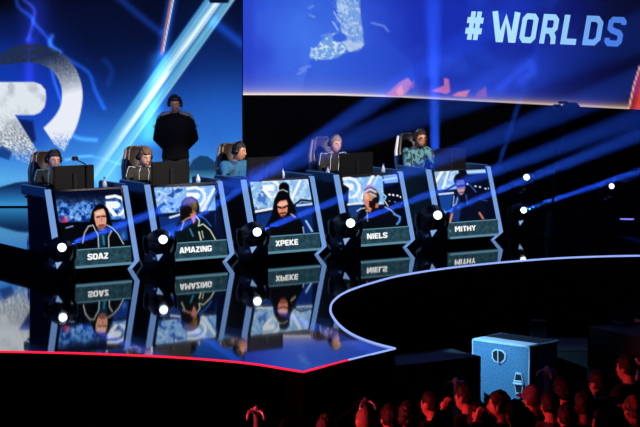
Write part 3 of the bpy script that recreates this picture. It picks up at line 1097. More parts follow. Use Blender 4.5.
def seated_player(i, name_label, H, yaw, pitch, skin, hair_style, hair_m, shirt_m, seed, long_sleeve=True, lean=0.0, glasses=False, dx=0.0, patch=None, beard=None):
    """feet on the riser, seat behind the desk, hands at the keyboard; front is -y"""
    p = empty('person', local(i, dx, 1.25, RIS), TH, name_label, 'person', 'seated players behind the booths')
    hc = Vector((0, -.02 - lean, H - .118))
    nb_ = hc + Vector((0, .085, -.125))
    pel = Vector((0, .17, .50))
    sp = lambda t: pel.lerp(nb_, t) + Vector((0, .03 * math.sin(math.pi * t), 0))
    HM = Matrix.Translation(hc) @ Matrix.Rotation(R(yaw), 4, 'Z') @ Matrix.Rotation(R(pitch), 4, 'X')
    sh = [nb_ + Vector((s * .185, .0, -.07)) for s in (-1, 1)]
    dz = DESK - RIS
    wr = [Vector((-.20, -.36, dz + .045)), Vector((.24, -.36, dz + .045))]
    el = [Vector((s * .285, (sh[k].y + wr[k].y) / 2 + .02, dz + .07)) for k, s in enumerate((-1, 1))]
    tor = [(0, .0, .160, .115), (.18, 0, .148, .105), (.45, 0, .165, .115), (.70, 0, .185, .118), (.86, 0, .165, .095), (.96, 0, .095, .075), (1.0, 0, .072, .066)]

    def body(extra, voxel, torso, arms, head, legs, sleeve=1.0):
        bm = bmesh.new()
        if torso:
            loft(bm, [(sp(t).x, sp(t).y, sp(t).z, a + extra, b_ + extra) for t, o_, a, b_ in tor])
            tube(bm, [sp(.86) + Vector((-.15, 0, -.01)), sp(.86) + Vector((.15, 0, -.01))], [.062 + extra] * 2, 12)
        if head:
            tube(bm, [sp(.9), hc + Vector((0, .03, -.06))], [.060, .052], 14)
            add_head(bm, HM)
        if arms:
            for k, s in enumerate((-1, 1)):
                e2 = el[k].lerp(wr[k], max(0, (sleeve - .5) * 2)) if sleeve > .5 else sh[k].lerp(el[k], sleeve * 2)
                if sleeve > .5:
                    tube(bm, [sh[k], sh[k].lerp(el[k], .5), el[k], e2], [.060 + extra, .050 + extra, .043 + extra, .034 + extra], 12)
                else:
                    tube(bm, [sh[k], e2], [.062 + extra, .055 + extra * 1.6], 12)
        if head:
            for k, s in enumerate((-1, 1)):
                add_hand(bm, wr[k] - Vector((0, -.01, 0)), (0.12 * -s, -1, -.12), (0, 0, 1), -s * 1.0, .45)
        if legs:
            for s in (-1, 1):
                tube(bm, [pel + Vector((s * .09, 0, -.01)), Vector((s * .13, -.08, .50)), Vector((s * .14, -.22, .48))], [.088 + extra, .078 + extra, .060 + extra], 12)
                tube(bm, [Vector((s * .14, -.22, .48)), Vector((s * .14, -.19, .30)), Vector((s * .14, -.14, .09))], [.058 + extra, .055 + extra, .042 + extra], 12)
                if head:
                    tube(bm, [Vector((s * .14, -.12, .05)), Vector((s * .145, -.26, .045))], [.045, .038], 10)
        return fused(bm, voxel, 3)

    link('body', body(0, .0065, True, True, True, True), skin, p, True)
    link('jersey', body(.013, .011, True, True, False, False, .97 if long_sleeve else .44), shirt_m, p, True)
    link('trousers', body(.012, .012, False, False, False, True), mat('dark trousers', (16, 17, 24), .8), p, True)
    bm = bmesh.new()
    for s in (-1, 1):
        tube(bm, [Vector((s * .14, -.10, .05)), Vector((s * .145, -.27, .048))], [.050, .043], 10)
    obj('shoes', bm, mat('dark shoes', (20, 20, 24), .6), p, True)
    ho = obj('hair', hair_mesh(hair_style, seed), hair_m, p, True)
    ho.matrix_local = HM
    if beard:
        bm = bmesh.new()
        tube(bm, [HM @ Vector((x, y, z)) for x, y, z in ((-.062, -.03, -.045), (-.048, -.066, -.085), (0, -.092, -.108), (.048, -.066, -.085), (.062, -.03, -.045))], [.010, .016, .017, .016, .010], 8)
        obj('beard', bm, beard, p, True)
    face_bits(p, HM)
    headset(p, HM)
    if glasses:
        bm = bmesh.new()
        for s in (-1, 1):
            pts = [HM @ Vector((s * .031 + .024 * math.cos(q), -.098, .006 + .018 * math.sin(q))) for q in [2 * math.pi * k / 12 for k in range(13)]]
            tube(bm, pts, .0035, 6)
            tube(bm, [HM @ Vector((s * .055, -.096, .01)), HM @ Vector((s * .078, .0, .01))], .003, 6)
        tube(bm, [HM @ Vector((-.008, -.1, .01)), HM @ Vector((.008, -.1, .01))], .0035, 6)
        obj('glasses', bm, M_plastic, p, True)
    if patch:
        patch(p, sp, sh, el)
    return p


def jersey(name, base, second, sc=7.0, cut=.52):
    if name in MATS:
        return MATS[name]
    m = mat(name, base, .75)
    nt = m.node_tree
    b = nt.nodes['Principled BSDF']
    r = [n for n in nt.nodes if n.type == 'VALTORGB'][0]
    n = [n for n in nt.nodes if n.type == 'TEX_NOISE'][0]
    n.inputs['Scale'].default_value = sc
    r.color_ramp.elements[0].color = rgb(*base)
    r.color_ramp.elements[1].color = rgb(*second)
    r.color_ramp.elements[0].position = cut - .03
    r.color_ramp.elements[1].position = cut + .03
    return m


H_dark = mat('dark brown hair', (34, 22, 17), .6, bump=.5, scale=90)
H_brown = mat('light brown hair', (112, 84, 56), .6, bump=.5, scale=90)
H_grey = mat('ash blond hair', (150, 128, 98), .6, bump=.5, scale=90)
H_black = mat('black hair', (16, 12, 12), .55, bump=.5, scale=90)


def piping(col):
    def f(p, sp, sh, el):
        bm = bmesh.new()
        for s, k in ((-1, 0), (1, 1)):
            tube(bm, [sp(.97) + Vector((s * .05, -.068, 0)), sp(.84) + Vector((s * .075, -.105, 0)), sp(.6) + Vector((s * .07, -.135, 0)), sp(.35) + Vector((s * .07, -.132, 0))], .006, 6)
            tube(bm, [sp(.95) + Vector((s * .10, -.03, .015)), sh[k] + Vector((s * .02, -.02, .074)), sh[k].lerp(el[k], .5) + Vector((s * .058, -.02, .02))], .006, 6)
        obj('piping', bm, col, p, True)
    return f


M_pipe = mat('pale piping', (190, 205, 205), .6)
M_pipe_b = mat('teal piping', (60, 150, 170), .6)
P1 = seated_player(0, 'leftmost seated player with dark hair and headset, looking down behind a black monitor', 1.215, -4, 14, M_skin, 'short', H_dark,
                   mat('black teal jersey', (20, 26, 30), .75), 3, patch=piping(M_pipe_b), dx=-.02)
P2 = seated_player(1, 'seated player with tousled light-brown hair, hunched forward in a dark olive jacket', 1.205, 2, 16, M_skin, 'tousled', H_brown,
                   mat('dark olive jersey', (46, 44, 36), .8), 11, lean=.03, patch=piping(M_pipe), dx=-.10)
P3 = seated_player(2, 'middle seated player with brown hair in profile, wearing a jersey coloured blue for the beam light', 1.225, 36, 10, M_skin2, 'short', H_dark,
                   jersey('beam tinted patterned jersey', (44, 112, 158), (24, 54, 84), 6, .56), 21, long_sleeve=True, dx=-.06)  # real pattern, but the cloth colour carries the blue of the beams
P4 = seated_player(3, 'seated player with ash blond hair leaning towards the monitor in a black jacket', 1.27, 0, 12, M_skin, 'short', H_grey,
                   mat('charcoal jersey', (34, 34, 36), .8), 31, lean=.02, patch=piping(M_pipe), dx=.05)
P5 = seated_player(4, 'rightmost seated player with glasses, upright in a patterned short-sleeved jersey coloured teal for the beam light', 1.295, -8, 6, M_skin2, 'short', H_dark,
                   jersey('beam tinted camouflage jersey', (84, 146, 160), (24, 44, 60), 14, .5), 41, long_sleeve=False, glasses=True, dx=-.01, beard=mat('short dark beard', (44, 30, 24), .9))  # beam light is mixed into this patterned cloth colour as well
cdx = [.04, .02, .05, .12, .07]
for i in range(5):
    c = make_chair(i, L_black if i == 4 else L_brown, L_white if i == 4 else L_tan)
    c.location = local(i, cdx[i], 1.50, RIS)
    c.scale = (.76, .9, (.93, .95, .94, .97, .97)[i])
    c.rotation_euler = (0, 0, TH - R(4))
    tag(c, chair_labels[i], 'chair', 'gaming chairs behind the booths')


# ---- standing figures
def standing(name, H, arms, yaw=0, pitch=0, voxel=.011, skin=M_skin, shirt=None, trousers=None, long_sleeve=True, hair=None, hair_style='short', seed=0, face=True, bulk=0.0):
    """front is -y; arms: list of two (elbow, wrist, hand direction) or None for hanging"""
    k = H / 1.75
    p = empty(name, (0, 0, 0))
    hc = Vector((0, -.02, H - .118))
    nb_ = Vector((0, .03, H - .262))
    HM = Matrix.Translation(hc) @ Matrix.Rotation(R(yaw), 4, 'Z') @ Matrix.Rotation(R(pitch), 4, 'X')
    hipz = .90 * k
    tor = [(hipz - .04, .165, .115, .02), (hipz + .10, .150, .108, .01), (hipz + .25, .160, .115, .0), (hipz + .40, .185, .122, .01), (nb_.z - .06, .168, .098, .02), (nb_.z - .01, .090, .070, .03), (nb_.z + .02, .070, .066, .03)]
    sh = [Vector((s * .19, .02, nb_.z - .075)) for s in (-1, 1)]
    A = []
    for j, s in enumerate((-1, 1)):
        if arms and arms[j]:
            A.append([Vector(arms[j][0]), Vector(arms[j][1]), Vector(arms[j][2])])
        else:
            A.append([sh[j] + Vector((s * .055, .03, -.29)), sh[j] + Vector((s * .07, -.03, -.54)), Vector((0, -.1, -1))])

    def body(extra, vox, torso, head, legs, sleeve):
        bm = bmesh.new()
        if torso:
            loft(bm, [(0, y, z, a + extra + (bulk if extra and z < nb_.z - .03 else 0), b + extra + (bulk if extra and z < nb_.z - .03 else 0)) for z, a, b, y in tor])
            tube(bm, [sh[0] + Vector((.04, 0, .02)), sh[1] + Vector((-.04, 0, .02))], [.062 + extra] * 2, 12)
            for j in (0, 1):
                e, w_, d_ = A[j]
                if sleeve > .5:
                    tube(bm, [sh[j], sh[j].lerp(e, .5), e, e.lerp(w_, (sleeve - .5) * 2)], [.060 + extra + bulk * .4, .052 + extra + bulk * .5, .044 + extra + bulk * .5, .033 + extra], 12)
                else:
                    tube(bm, [sh[j], sh[j].lerp(e, sleeve * 2)], [.062 + extra, .054 + extra * 1.6], 12)
        if head:
            tube(bm, [nb_ - Vector((0, 0, .05)), hc + Vector((0, .03, -.05))], [.062, .054], 14)
            add_head(bm, HM)
            for j, s in enumerate((-1, 1)):
                e, w_, d_ = A[j]
                add_hand(bm, w_, d_, (s * 1.0, -.15, 0) if abs(d_.z) > .6 else (0, -.2, 1), -s, .7)
        if legs:
            for s in (-1, 1):
                tube(bm, [(s * .09, .02, hipz - .02), (s * .10, .0, hipz * .75), (s * .10, -.01, hipz * .53), (s * .105, .02, hipz * .3), (s * .11, .03, .09)],
                     [.092 + extra, .080 + extra, .056 + extra, .055 + extra, .040 + extra], 12)
                if head:
                    tube(bm, [(s * .11, .05, .045), (s * .125, -.13, .04)], [.042, .036], 10)
        return fused(bm, vox, 3)
    link('body', body(0, voxel, True, True, True, 1), skin, p, True)
    link('shirt', body(.014, .013, True, False, False, .96 if long_sleeve else .42), shirt, p, True)
    link('trousers', body(.013, .014, False, False, True, 0), trousers or mat('dark trousers', (16, 17, 24), .8), p, True)
    bm = bmesh.new()
    for s in (-1, 1):
        tube(bm, [(s * .11, .065, .052), (s * .125, -.145, .048)], [.050, .042], 10)
    obj('shoes', bm, mat('dark shoes', (20, 20, 24), .6), p, True)
    if hair:
        ho = obj('hair', hair_mesh(hair_style, seed), hair, p, True)
        ho.matrix_local = HM
    if face:
        face_bits(p, HM)
    return p, HM


co, HM = standing('person', 1.80, [((-.27, .09, 1.18), (-.13, .20, .99), (.6, .1, -.6)), ((.27, .09, 1.18), (.13, .20, 1.01), (-.6, .1, -.6))],
                  pitch=14, voxel=.008, skin=M_skin2, shirt=mat('black staff shirt', (7, 7, 10), .9, spec=.1), hair=H_black, bulk=.028)
headset(co, HM)
bm = bmesh.new()
for s in (-1, 1):
    tube(bm, [(s * .268, .06, 1.40), (s * .325, .10, 1.33)], [.02, .02], 8)
bm.free()
bm = bmesh.new()
for s in (-1, 1):
    for a in range(12):
        pass
    cpt = Vector((s * .245, .075, 1.33))
    ax = Vector((s * .10, .09, -.22)).normalized()
    q = ax.to_track_quat('Z', 'Y')
    ring = [cpt + q @ Vector((.080 * math.cos(2 * math.pi * t / 16), .080 * math.sin(2 * math.pi * t / 16), 0)) for t in range(17)]
    tube(bm, ring, .007, 6)
obj('sleeve_stripe', bm, mat('grey stripe', (130, 135, 150), .7), co, True)
bm = bmesh.new()
for s in (-1, 1):
    tube(bm, [(s * .09, .01, 1.548), (s * .17, .005, 1.525), (s * .225, .005, 1.47)], [.040, .052, .050], 10)
obj('shoulder_panel', bm, mat('grey shoulder cloth', (120, 116, 124), .8), co, True)
co.location = atdepth(175, 100, 27.3); co.location.z = RIS
tag(co, 'standing person in black shirt and headset behind the players, arms behind back', 'person')

# ------------------------------------------------------------------ big screens
# left wall
WD = 29.1
x0, x1 = -40.0, 242.0
ztop = atdepth(0, -45, WD).z
xs = np.linspace(x0, x1, 262)
xl, xr = atdepth(x0, 100, WD).x, atdepth(x1, 100, WD).x
wx = np.linspace(xl, xr, 262)
wz = np.linspace(ztop, RIS + .02, 236)
grid = [[Vector((x, WD, z)) for x in wx] for z in wz]
px = np.array([project(p) for row in grid for p in row])
p = Pic(px[:, 0], px[:, 1])
X, Y = p.X, p.Y
n1, n2 = fbm(X * .03, Y * .03, 5), fbm(X * .09, Y * .09, 8)
stops = [(-45, (3, 5, 20)), (0, (5, 9, 34)), (35, (8, 22, 72)), (70, (12, 48, 128)), (100, (24, 84, 184)), (130, (44, 116, 212)), (160, (66, 146, 228)), (182, (92, 176, 236)), (230, (60, 140, 215))]
for ch in range(3):
    p.C[:, ch] = np.interp(Y - (X - 120) * .02, [s[0] for s in stops], [s[1][ch] for s in stops])
p.put(np.clip((n1 - .45) * 1.6, 0, .5) * np.clip((Y - 20) / 60, .15, 1), (16, 66, 170))
p.blob(140, 10, 80, 55, (5, 9, 34), .8)
p.blob(205, 60, 34, 60, (12, 40, 112), .5)
p.blob(215, 120, 40, 40, (40, 104, 208), .6)
p.blob(25, 95, 60, 50, (18, 52, 190), .75)
p.blob(35, 20, 14, 45, (30, 50, 180), .6)
p.blob(2, 0, 16, 10, (2, 4, 12), .95)
p.blob(110, 60, 30, 45, (10, 26, 76), .6)
p.blob(95, 40, 34, 30, (5, 12, 44), .6)
for l, c, w_, a in (([(16, -10), (18, 6), (30, 16), (35, 24), (46, 36), (54, 48), (66, 58), (88, 72), (95, 90), (104, 108)], (30, 80, 190), 2.2, .5),
                    ([(24, 0), (34, 9), (33, 22), (28, 40)], (60, 80, 200), 2.0, .45), ([(52, 36), (50, 46), (60, 52)], (60, 130, 230), 2.4, .55),
                    ([(50, 62), (54, 80), (60, 98), (64, 112)], (60, 110, 220), 1.6, .45), ([(30, 40), (29, 80)], (50, 40, 180), 5, .35),
                    ([(104, 60), (112, 70), (108, 84)], (20, 60, 130), 3, .25), ([(60, 128), (78, 138), (96, 140)], (80, 150, 220), 2.2, .4),
                    ([(66, 160), (90, 156), (120, 164)], (110, 180, 240), 1.5, .35), ([(112, -8), (140, 16), (160, 32)], (20, 60, 150), 4, .5)):
    l = [tuple(v) for v in catmull([Vector(q) for q in l], 3)]
    p.glowline(l, c, w_, a)
# emblem
spk = np.clip((fbm(X * .9, Y * .9, 12, 3) - .42) * 6, 0, 1)
ringp = [(0, 55), (14, 47), (34, 44), (54, 48.5), (70, 60), (80, 79), (82.5, 99), (78, 122), (71, 138), (64, 152), (54, 144), (43.5, 128), (55, 116), (61.5, 102), (60.5, 84), (50, 69), (31, 62.5), (0, 65), (-40, 80), (-40, 70)]
sm2 = lambda l: [tuple(v) for v in catmull([Vector(q) for q in l], 5)]
ringp = sm2(ringp[:10]) + [(54, 144)] + sm2(ringp[11:18]) + ringp[18:]
ringm = p.pmask(ringp, 1.2)
lite = np.clip((Y - 52) / 45 + (X - 60) * .006, 0, 1)
gcol = np.stack([38 + 196 * lite, 46 + 192 * lite, 52 + 196 * lite], 1)
k = (ringm * (.45 + .55 * np.maximum(lite, spk)) * np.clip((152 - Y) / 22 + spk * .5, 0, 1))[:, None]
p.C = p.C * (1 - k) + gcol * k
p.poly([(12, 118), (33, 121), (36, 140), (30, 146), (20, 132)], (8, 24, 80), 3, .85)
bowl = [(-40, 82), (34, 82), (41, 84.5), (45.5, 90), (46.2, 98), (44.5, 107), (40, 112.5), (34, 115), (15, 115), (38, 152), (34, 166), (18, 160), (0, 146), (-40, 130)]
bm_ = p.pmask(bowl, 1.2) * np.clip((158 - Y) / 22 + spk * .6, 0, 1)
p.put(bm_, (222, 230, 238))
p.put(bm_ * np.clip((n2 - .5) * 4, 0, 1) * .5, (150, 160, 172))
p.put(bm_ * (1 - spk) * np.clip((Y - 112) / 30, 0, 1) * .8, (96, 108, 124))
p.poly([(2, 145), (12, 152), (9, 160), (-4, 156)], (16, 50, 120), 2, .8)
# slanting shaft of light
ctr = lambda t: (221 - 126 * t, -2 + 177 * t)
for off, w_, c, a in ((0, 25, (44, 122, 196), .75), (-9, 5, (92, 168, 222), .8), (-3, 9, (176, 226, 246), .9), (0, 5, (240, 252, 255), 1), (7.5, 4.5, (120, 196, 226), .85), (11, 1.6, (196, 236, 246), .8), (4.5, 1.0, (120, 190, 220), .6), (-6, 1.2, (40, 110, 180), .6)):
    d = Vector((-126, 177)).normalized()
    nn = Vector((d.y, -d.x)) * -1
    nn = Vector((.815, .58))
    a0_, b0_ = Vector(ctr(-.05)) + nn * off, Vector(ctr(1.02)) + nn * off
    p.put(np.clip((w_ / 2 - p.dist([tuple(a0_), tuple(b0_)], False)) / 1.6 + .5, 0, 1) * a * (1 - (.62 if w_ > 3 else .2) * np.clip((Y - 95) / 70, 0, 1)), c)
fade = np.clip((Y - 120) / 60, 0, 1)
dd = p.dist([ctr(0), ctr(1.02)], False)
p.put(np.clip(1 - dd / 16, 0, 1) * fade * .45, (64, 142, 222))
p.put(np.clip((fbm((X * .815 + Y * .58) * .35, (X * -.58 + Y * .815) * .02, 19, 3) - .52) * 6, 0, 1) * np.clip((12 - dd) / 2, 0, 1) * .55, (60, 150, 205))
p.poly([(208, -2), (231, -3), (228, 3.2), (210, 3.2)], (8, 16, 50), .8)
p.glowline([(174, -10), (171, 6), (166, 32), (162, 54)], (20, 90, 190), 4.5, .8)
p.line([(175, -10), (172, 6), (167, 32), (163, 52)], (230, 245, 255), 1.3, 1)
p.line([(173.2, -10), (170, 6), (165, 32), (161.6, 54)], (226, 110, 60), 1.8, 1.2, .9)
p.glowline([(160, 62), (152, 100), (150, 135)], (60, 140, 220), 9, .55)
p.glowline([(100, 178), (150, 120)], (70, 140, 220), 14, .35)
p.glowline([(214, 22), (245, 46)], (14, 56, 140), 5, .7)
# hills along the lower edge
p.poly([(184, 176), (193, 160), (200, 155.5), (208, 156.5), (220, 166), (243, 171), (243, 240), (184, 240)], (18, 56, 96), 1.2, .92)
p.put(p.pmask([(184, 170), (243, 170), (243, 240), (184, 240)], 2) * np.clip((Y - 168) / 16, 0, 1), (96, 190, 226))
p.poly([(-40, 192), (0, 187), (16, 182.5), (26, 181.5), (40, 184), (60, 188), (60, 240), (-40, 240)], (14, 44, 92), 1.5)
p.put(p.pmask([(-40, 192), (0, 187), (16, 182.5), (26, 181.5), (40, 184), (60, 188), (60, 240), (-40, 240)], 2) * np.clip((Y - 186) / 18, 0, 1), (50, 140, 205))
ledw = empty('video_wall', (xl * .5 + xr * .5, WD, RIS), 0, 'tall video wall behind the players showing a pale broken-ring emblem and light shaft', 'screen')
me = led_mesh('picture', grid, p.linear())
me.transform(Matrix.Translation(-ledw.location))
link('picture', me, pixels('video wall diodes', 1.0), ledw)
bm = bmesh.new(); box(bm, (0, .085, (ztop - RIS) / 2), (xr - xl, .15, ztop - RIS)); obj('housing', bm, M_black, ledw)

# hanging curved screen
def hd(x):
    return 30.2 - 1.5 * max(0, (x - 330) / 310) ** 1.5 + .1 * 0


def hbot(x):
    return np.interp(x, [243, 330, 400, 480, 560, 640, 700], [95.0, 95.2, 97.3, 101.5, 105.6, 109.6, 113])


cols_ = np.linspace(243, 690, 300)
rows_ = np.linspace(0, 1, 110)
grid, pxl = [], []
for t in rows_:
    row = []
    for x in cols_:
        y = -22 + (hbot(x) + 22) * t
        row.append(atdepth(x, y, hd(x)))
        pxl.append((x, y))
    grid.append(row)
px = np.array(pxl)
p = Pic(px[:, 0], px[:, 1])
X, Y = p.X, p.Y
B = hbot(X) - Y
for ch, vals in enumerate(((44, 52, 58, 40, 26, 22, 20, 12, 8, 6), (72, 92, 108, 72, 48, 44, 38, 22, 14, 10), (212, 224, 232, 205, 178, 172, 150, 98, 52, 36))):
    p.C[:, ch] = np.interp(X + (Y - 50) * -.25, [243, 280, 315, 370, 420, 480, 530, 590, 630, 680], vals)
n1, n2 = fbm(X * .025, Y * .03, 4), fbm(X * .11, Y * .11, 6)
p.put(np.clip((n1 - .5) * 2.2, 0, .6) * np.clip((600 - X) / 100, 0, 1), (40, 74, 205))
p.blob(318, 40, 55, 45, (74, 126, 240), .55)
p.blob(262, 55, 12, 14, (36, 60, 196), .5)
p.put(np.clip((X - 243) / 14, 0, 1) * 0 + np.clip((258 - X) / 20, 0, .4), (34, 52, 190))
p.blob(505, 70, 50, 20, (34, 66, 180), .45)
p.put(np.clip((X + (Y - 40) * .9 - 555) / 110, 0, 1) * .8, (8, 12, 52))
p.glowline([(500, 88), (530, 62), (534, 72), (520, 80)], (30, 40, 90), 5, .4)
# frozen slab and shards
slab = [(334, -22), (358, -22), (360, 10), (364, 44), (360, 50), (350, 52), (344, 46), (341, 26), (337, 8)]
sm = p.pmask(slab, 1.5)
p.put(sm * .9, (128, 168, 228))
p.put(sm * np.clip((n2 - .48) * 5, 0, 1), (176, 206, 240))
p.put(sm * np.clip((fbm(X * .3, Y * .2, 44) - .56) * 8, 0, 1), (92, 140, 220))
p.put(sm * np.clip((fbm(X * .8, Y * .6, 54) - .55) * 7, 0, 1) * .7, (206, 226, 246))
p.put(np.clip(1 - p.dist(slab, True) / 7, 0, 1) * np.clip((fbm(X * .7, Y * .7, 57) - .6) * 8, 0, 1) * np.clip((345 - X) / 6, 0, 1) * .8, (150, 190, 240))
p.poly([(346, 40), (362, 44), (358, 51), (348, 51)], (184, 204, 236), 2, .8)
base = [(310, 57), (311, 50), (318, 46), (322, 40), (330, 35), (337, 32), (341, 40), (347, 44), (346, 52), (336, 58), (322, 60.5)]
bmk = p.pmask(base, 1.5)
p.put(bmk * .8, (118, 168, 226))
p.put(bmk * np.clip((fbm(X * .45, Y * .45, 48) - .5) * 8, 0, 1), (206, 228, 246))
p.ell(339.5, 37.5, 7.5, 4.5, (56, 98, 222), .3)
p.poly([(336, 59), (350, 52), (366, 46), (384, 37), (392, 44), (410, 60), (420, 95), (300, 95), (310, 60)], (40, 78, 208), 2, .55)
for l in ([(322, 36), (330, 34)], [(298, 74), (305, 70)], [(300, 69), (310, 66)], [(372, 23), (384, 26), (388, 31)], [(309, 8), (313, 6)], [(310, 15), (314, 17)]):
    p.line(l, (136, 172, 240), 2, 2, .6)
for l in ([(334, 12), (340, 22)], [(333, 22), (338, 30)], [(312, 48), (311, 58)], [(316, 50), (316, 60)]):
    p.line(l, (196, 220, 250), 1.5, 1, .7)
# warm horizon along the lower edge
wk = np.clip((520 - X) / 260, .30, 1)
p.put(np.exp(-B / 9) * .75 * wk, (150, 150, 226))
p.put(np.exp(-B / 4.5) * .8 * np.clip(wk + .1, 0, 1), (226, 192, 196))
p.put(np.exp(-(B / 5) ** 2) * .5 * np.clip((X - 430) / 100, 0, 1), (214, 150, 96))
p.put(np.exp(-(B / 1.9) ** 2) * np.clip(wk + .25, 0, 1), (255, 242, 222))
# pink crystals
for pl, c in (([(385, 96), (393, 88), (400, 82), (408, 77.5), (413, 84), (408, 91), (402, 97)], (196, 128, 190)), ([(396, 90), (402, 85), (404, 94), (398, 96)], (230, 160, 180)),
              ([(431, 91), (444, 85.5), (444, 78), (449, 79), (450, 92), (446, 94)], (206, 116, 172)), ([(452, 96), (458, 92), (470, 90), (466, 97)], (226, 130, 160)),
              ([(474, 99), (478, 92), (486, 86), (487, 97)], (140, 96, 180)), ([(408, 88), (414, 80), (414, 88)], (140, 96, 190))):
    p.poly(pl, c, 1.4, .85)
# red shard at the far end
p.poly([(628, 110), (634, 84), (640, 66), (690, 40), (690, 120)], (150, 36, 50), 1.5, .95)
p.poly([(634, 110), (640, 88), (690, 60), (690, 120)], (214, 70, 50), 3, .8)
p.line([(628.5, 110), (634, 85), (640, 66)], (244, 190, 150), 1.4, 1)
mid = atdepth(450, 50, 29.8)
hang = empty('curved_screen', (mid.x, mid.y, grid[-1][0].z), 0, 'long curved blue screen hanging over the stage with white lettering', 'screen')
me = led_mesh('picture', grid, p.linear())
me.transform(Matrix.Translation(-hang.location))
link('picture', me, pixels('curved screen diodes', 1.0), hang)
bm = bmesh.new()
ft, fb_, bt, bb = [], [], [], []
for x in np.linspace(243, 690, 60):
    a_, b_ = atdepth(x, -22, hd(x)), atdepth(x, hbot(x), hd(x))
    ft.append(bm.verts.new(a_ + Vector((0, .02, 0)) - hang.location)); fb_.append(bm.verts.new(b_ + Vector((0, .02, 0)) - hang.location))
    bt.append(bm.verts.new(a_ + Vector((0, .25, 0)) - hang.location)); bb.append(bm.verts.new(b_ + Vector((0, .25, 0)) - hang.location))
for k in range(59):
    bm.faces.new((ft[k], ft[k + 1], fb_[k + 1], fb_[k])); bm.faces.new((bt[k], bt[k + 1], bb[k + 1], bb[k]))
    bm.faces.new((ft[k], ft[k + 1], bt[k + 1], bt[k])); bm.faces.new((fb_[k], fb_[k + 1], bb[k + 1], bb[k]))
bm.faces.new((ft[0], fb_[0], bb[0], bt[0])); bm.faces.new((ft[-1], fb_[-1], bb[-1], bt[-1]))
obj('housing', bm, M_black, hang)
# lettering
cells = [('#', 465, 485, 40.0), ('W', 492.0, 519.0, 40.6), ('O', 518.5, 537.5, 42.6), ('R', 539, 558.5, 43.4), ('L', 560, 579.0, 44.2), ('D', 582, 602.5, 45.0), ('S', 604.5, 624, 46.0)]
tints = [(176, 226, 250), (176, 228, 252), (164, 220, 250), (158, 212, 250), (148, 202, 250), (112, 168, 240), (72, 124, 222)]
vs, fs, cs = [], [], []
for (c, xa, xb, yb), tint in zip(cells, tints):
    adv, qs = glyph(c, .2)
    sc = (xb - xa - (0 if c == 'W' else 3)) / adv
    for q in qs:
        sub = []
        for v in q:
            yy = yb - v.y * 29.5 + v.x * sc * .045
            xx = xa + v.x * sc + v.y * (5.0 if c != 'W' else 1.0) - (0 if c != '#' else 2)
            sub.append(len(vs))
            vs.append(tuple(atdepth(xx, yy, hd(xx) - .012) - hang.location))
            cs.append(tuple(lin(t) for t in tint) + (1,))
        fs.append(sub)
me = bpy.data.meshes.new('lettering')
me.from_pydata(vs, [], fs)
a = me.attributes.new('led', 'FLOAT_COLOR', 'POINT')
a.data.foreach_set('color', np.array(cs, np.float32).ravel())
link('lettering', me, pixels('letter diodes', 1.0, False), hang)

# ------------------------------------------------------------------ moving lights
M_lens = glow('bright lens', (214, 232, 255), 4.0, False)
M_mark = glow('pale triangle mark', (150, 190, 245), .8, False)
M_hous = mat('dark blue black housing', (12, 14, 22), .3)
BEAMD = Vector((1, -.32, .45)).normalized()


def make_head(aim, marked=True):
    t = empty('moving_light', (0, 0, 0))
    bm = bmesh.new(); box(bm, (0, 0, .13), (.33, .28, .26), .05); obj('base', bm, M_hous, t, True)
    if marked:
        bm = bmesh.new()
        tri = [(-.03, -.146, .215), (.045, -.146, .225), (-.01, -.146, .145)]
        a_ = [bm.verts.new(q) for q in tri]; b_ = [bm.verts.new((q[0], -.139, q[2])) for q in tri]
        bm.faces.new(a_); bm.faces.new(b_[::-1])
        for k in range(3):
            bm.faces.new((a_[k], a_[(k + 1) % 3], b_[(k + 1) % 3], b_[k]))
        obj('mark', bm, M_mark, t)
    for s in (-1, 1):
        bm = bmesh.new()
        tube(bm, [(s * .13, .02, .2), (s * .165, .02, .26), (s * .168, .02, .36)], [.04, .04, .05], 10, squash=(.5, 1.2))
        obj('yoke_arm', bm, M_hous, t, True)
    c = Vector((0, 0, .34))
    bm = bmesh.new()
    a = Vector(aim).normalized()
    tube(bm, [c - a * .13, c - a * .06, c + a * .05, c + a * .10], [.11, .145, .14, .085], 20)
    hd_ = obj('lamp_head', bm, M_hous, t, True)
    bm = bmesh.new(); disc(bm, c + a * .179, a, .046, .012); obj('lens', bm, M_lens, hd_)
    return t, c + a * .195


def beam(loc, d, power, ang, col=(40, 92, 255), rad=.03, blend=.35):
    l = bpy.data.lights.new('beam', 'SPOT')
    l.energy = power
    l.color = [lin(c) for c in col]
    l.spot_size = R(ang)
    l.spot_blend = blend
    l.shadow_soft_size = rad
    o = bpy.data.objects.new('beam_light', l)
    COL.objects.link(o)
    o.location = loc
    o.rotation_euler = Vector(d).to_track_quat('-Z', 'Y').to_euler()
    return o


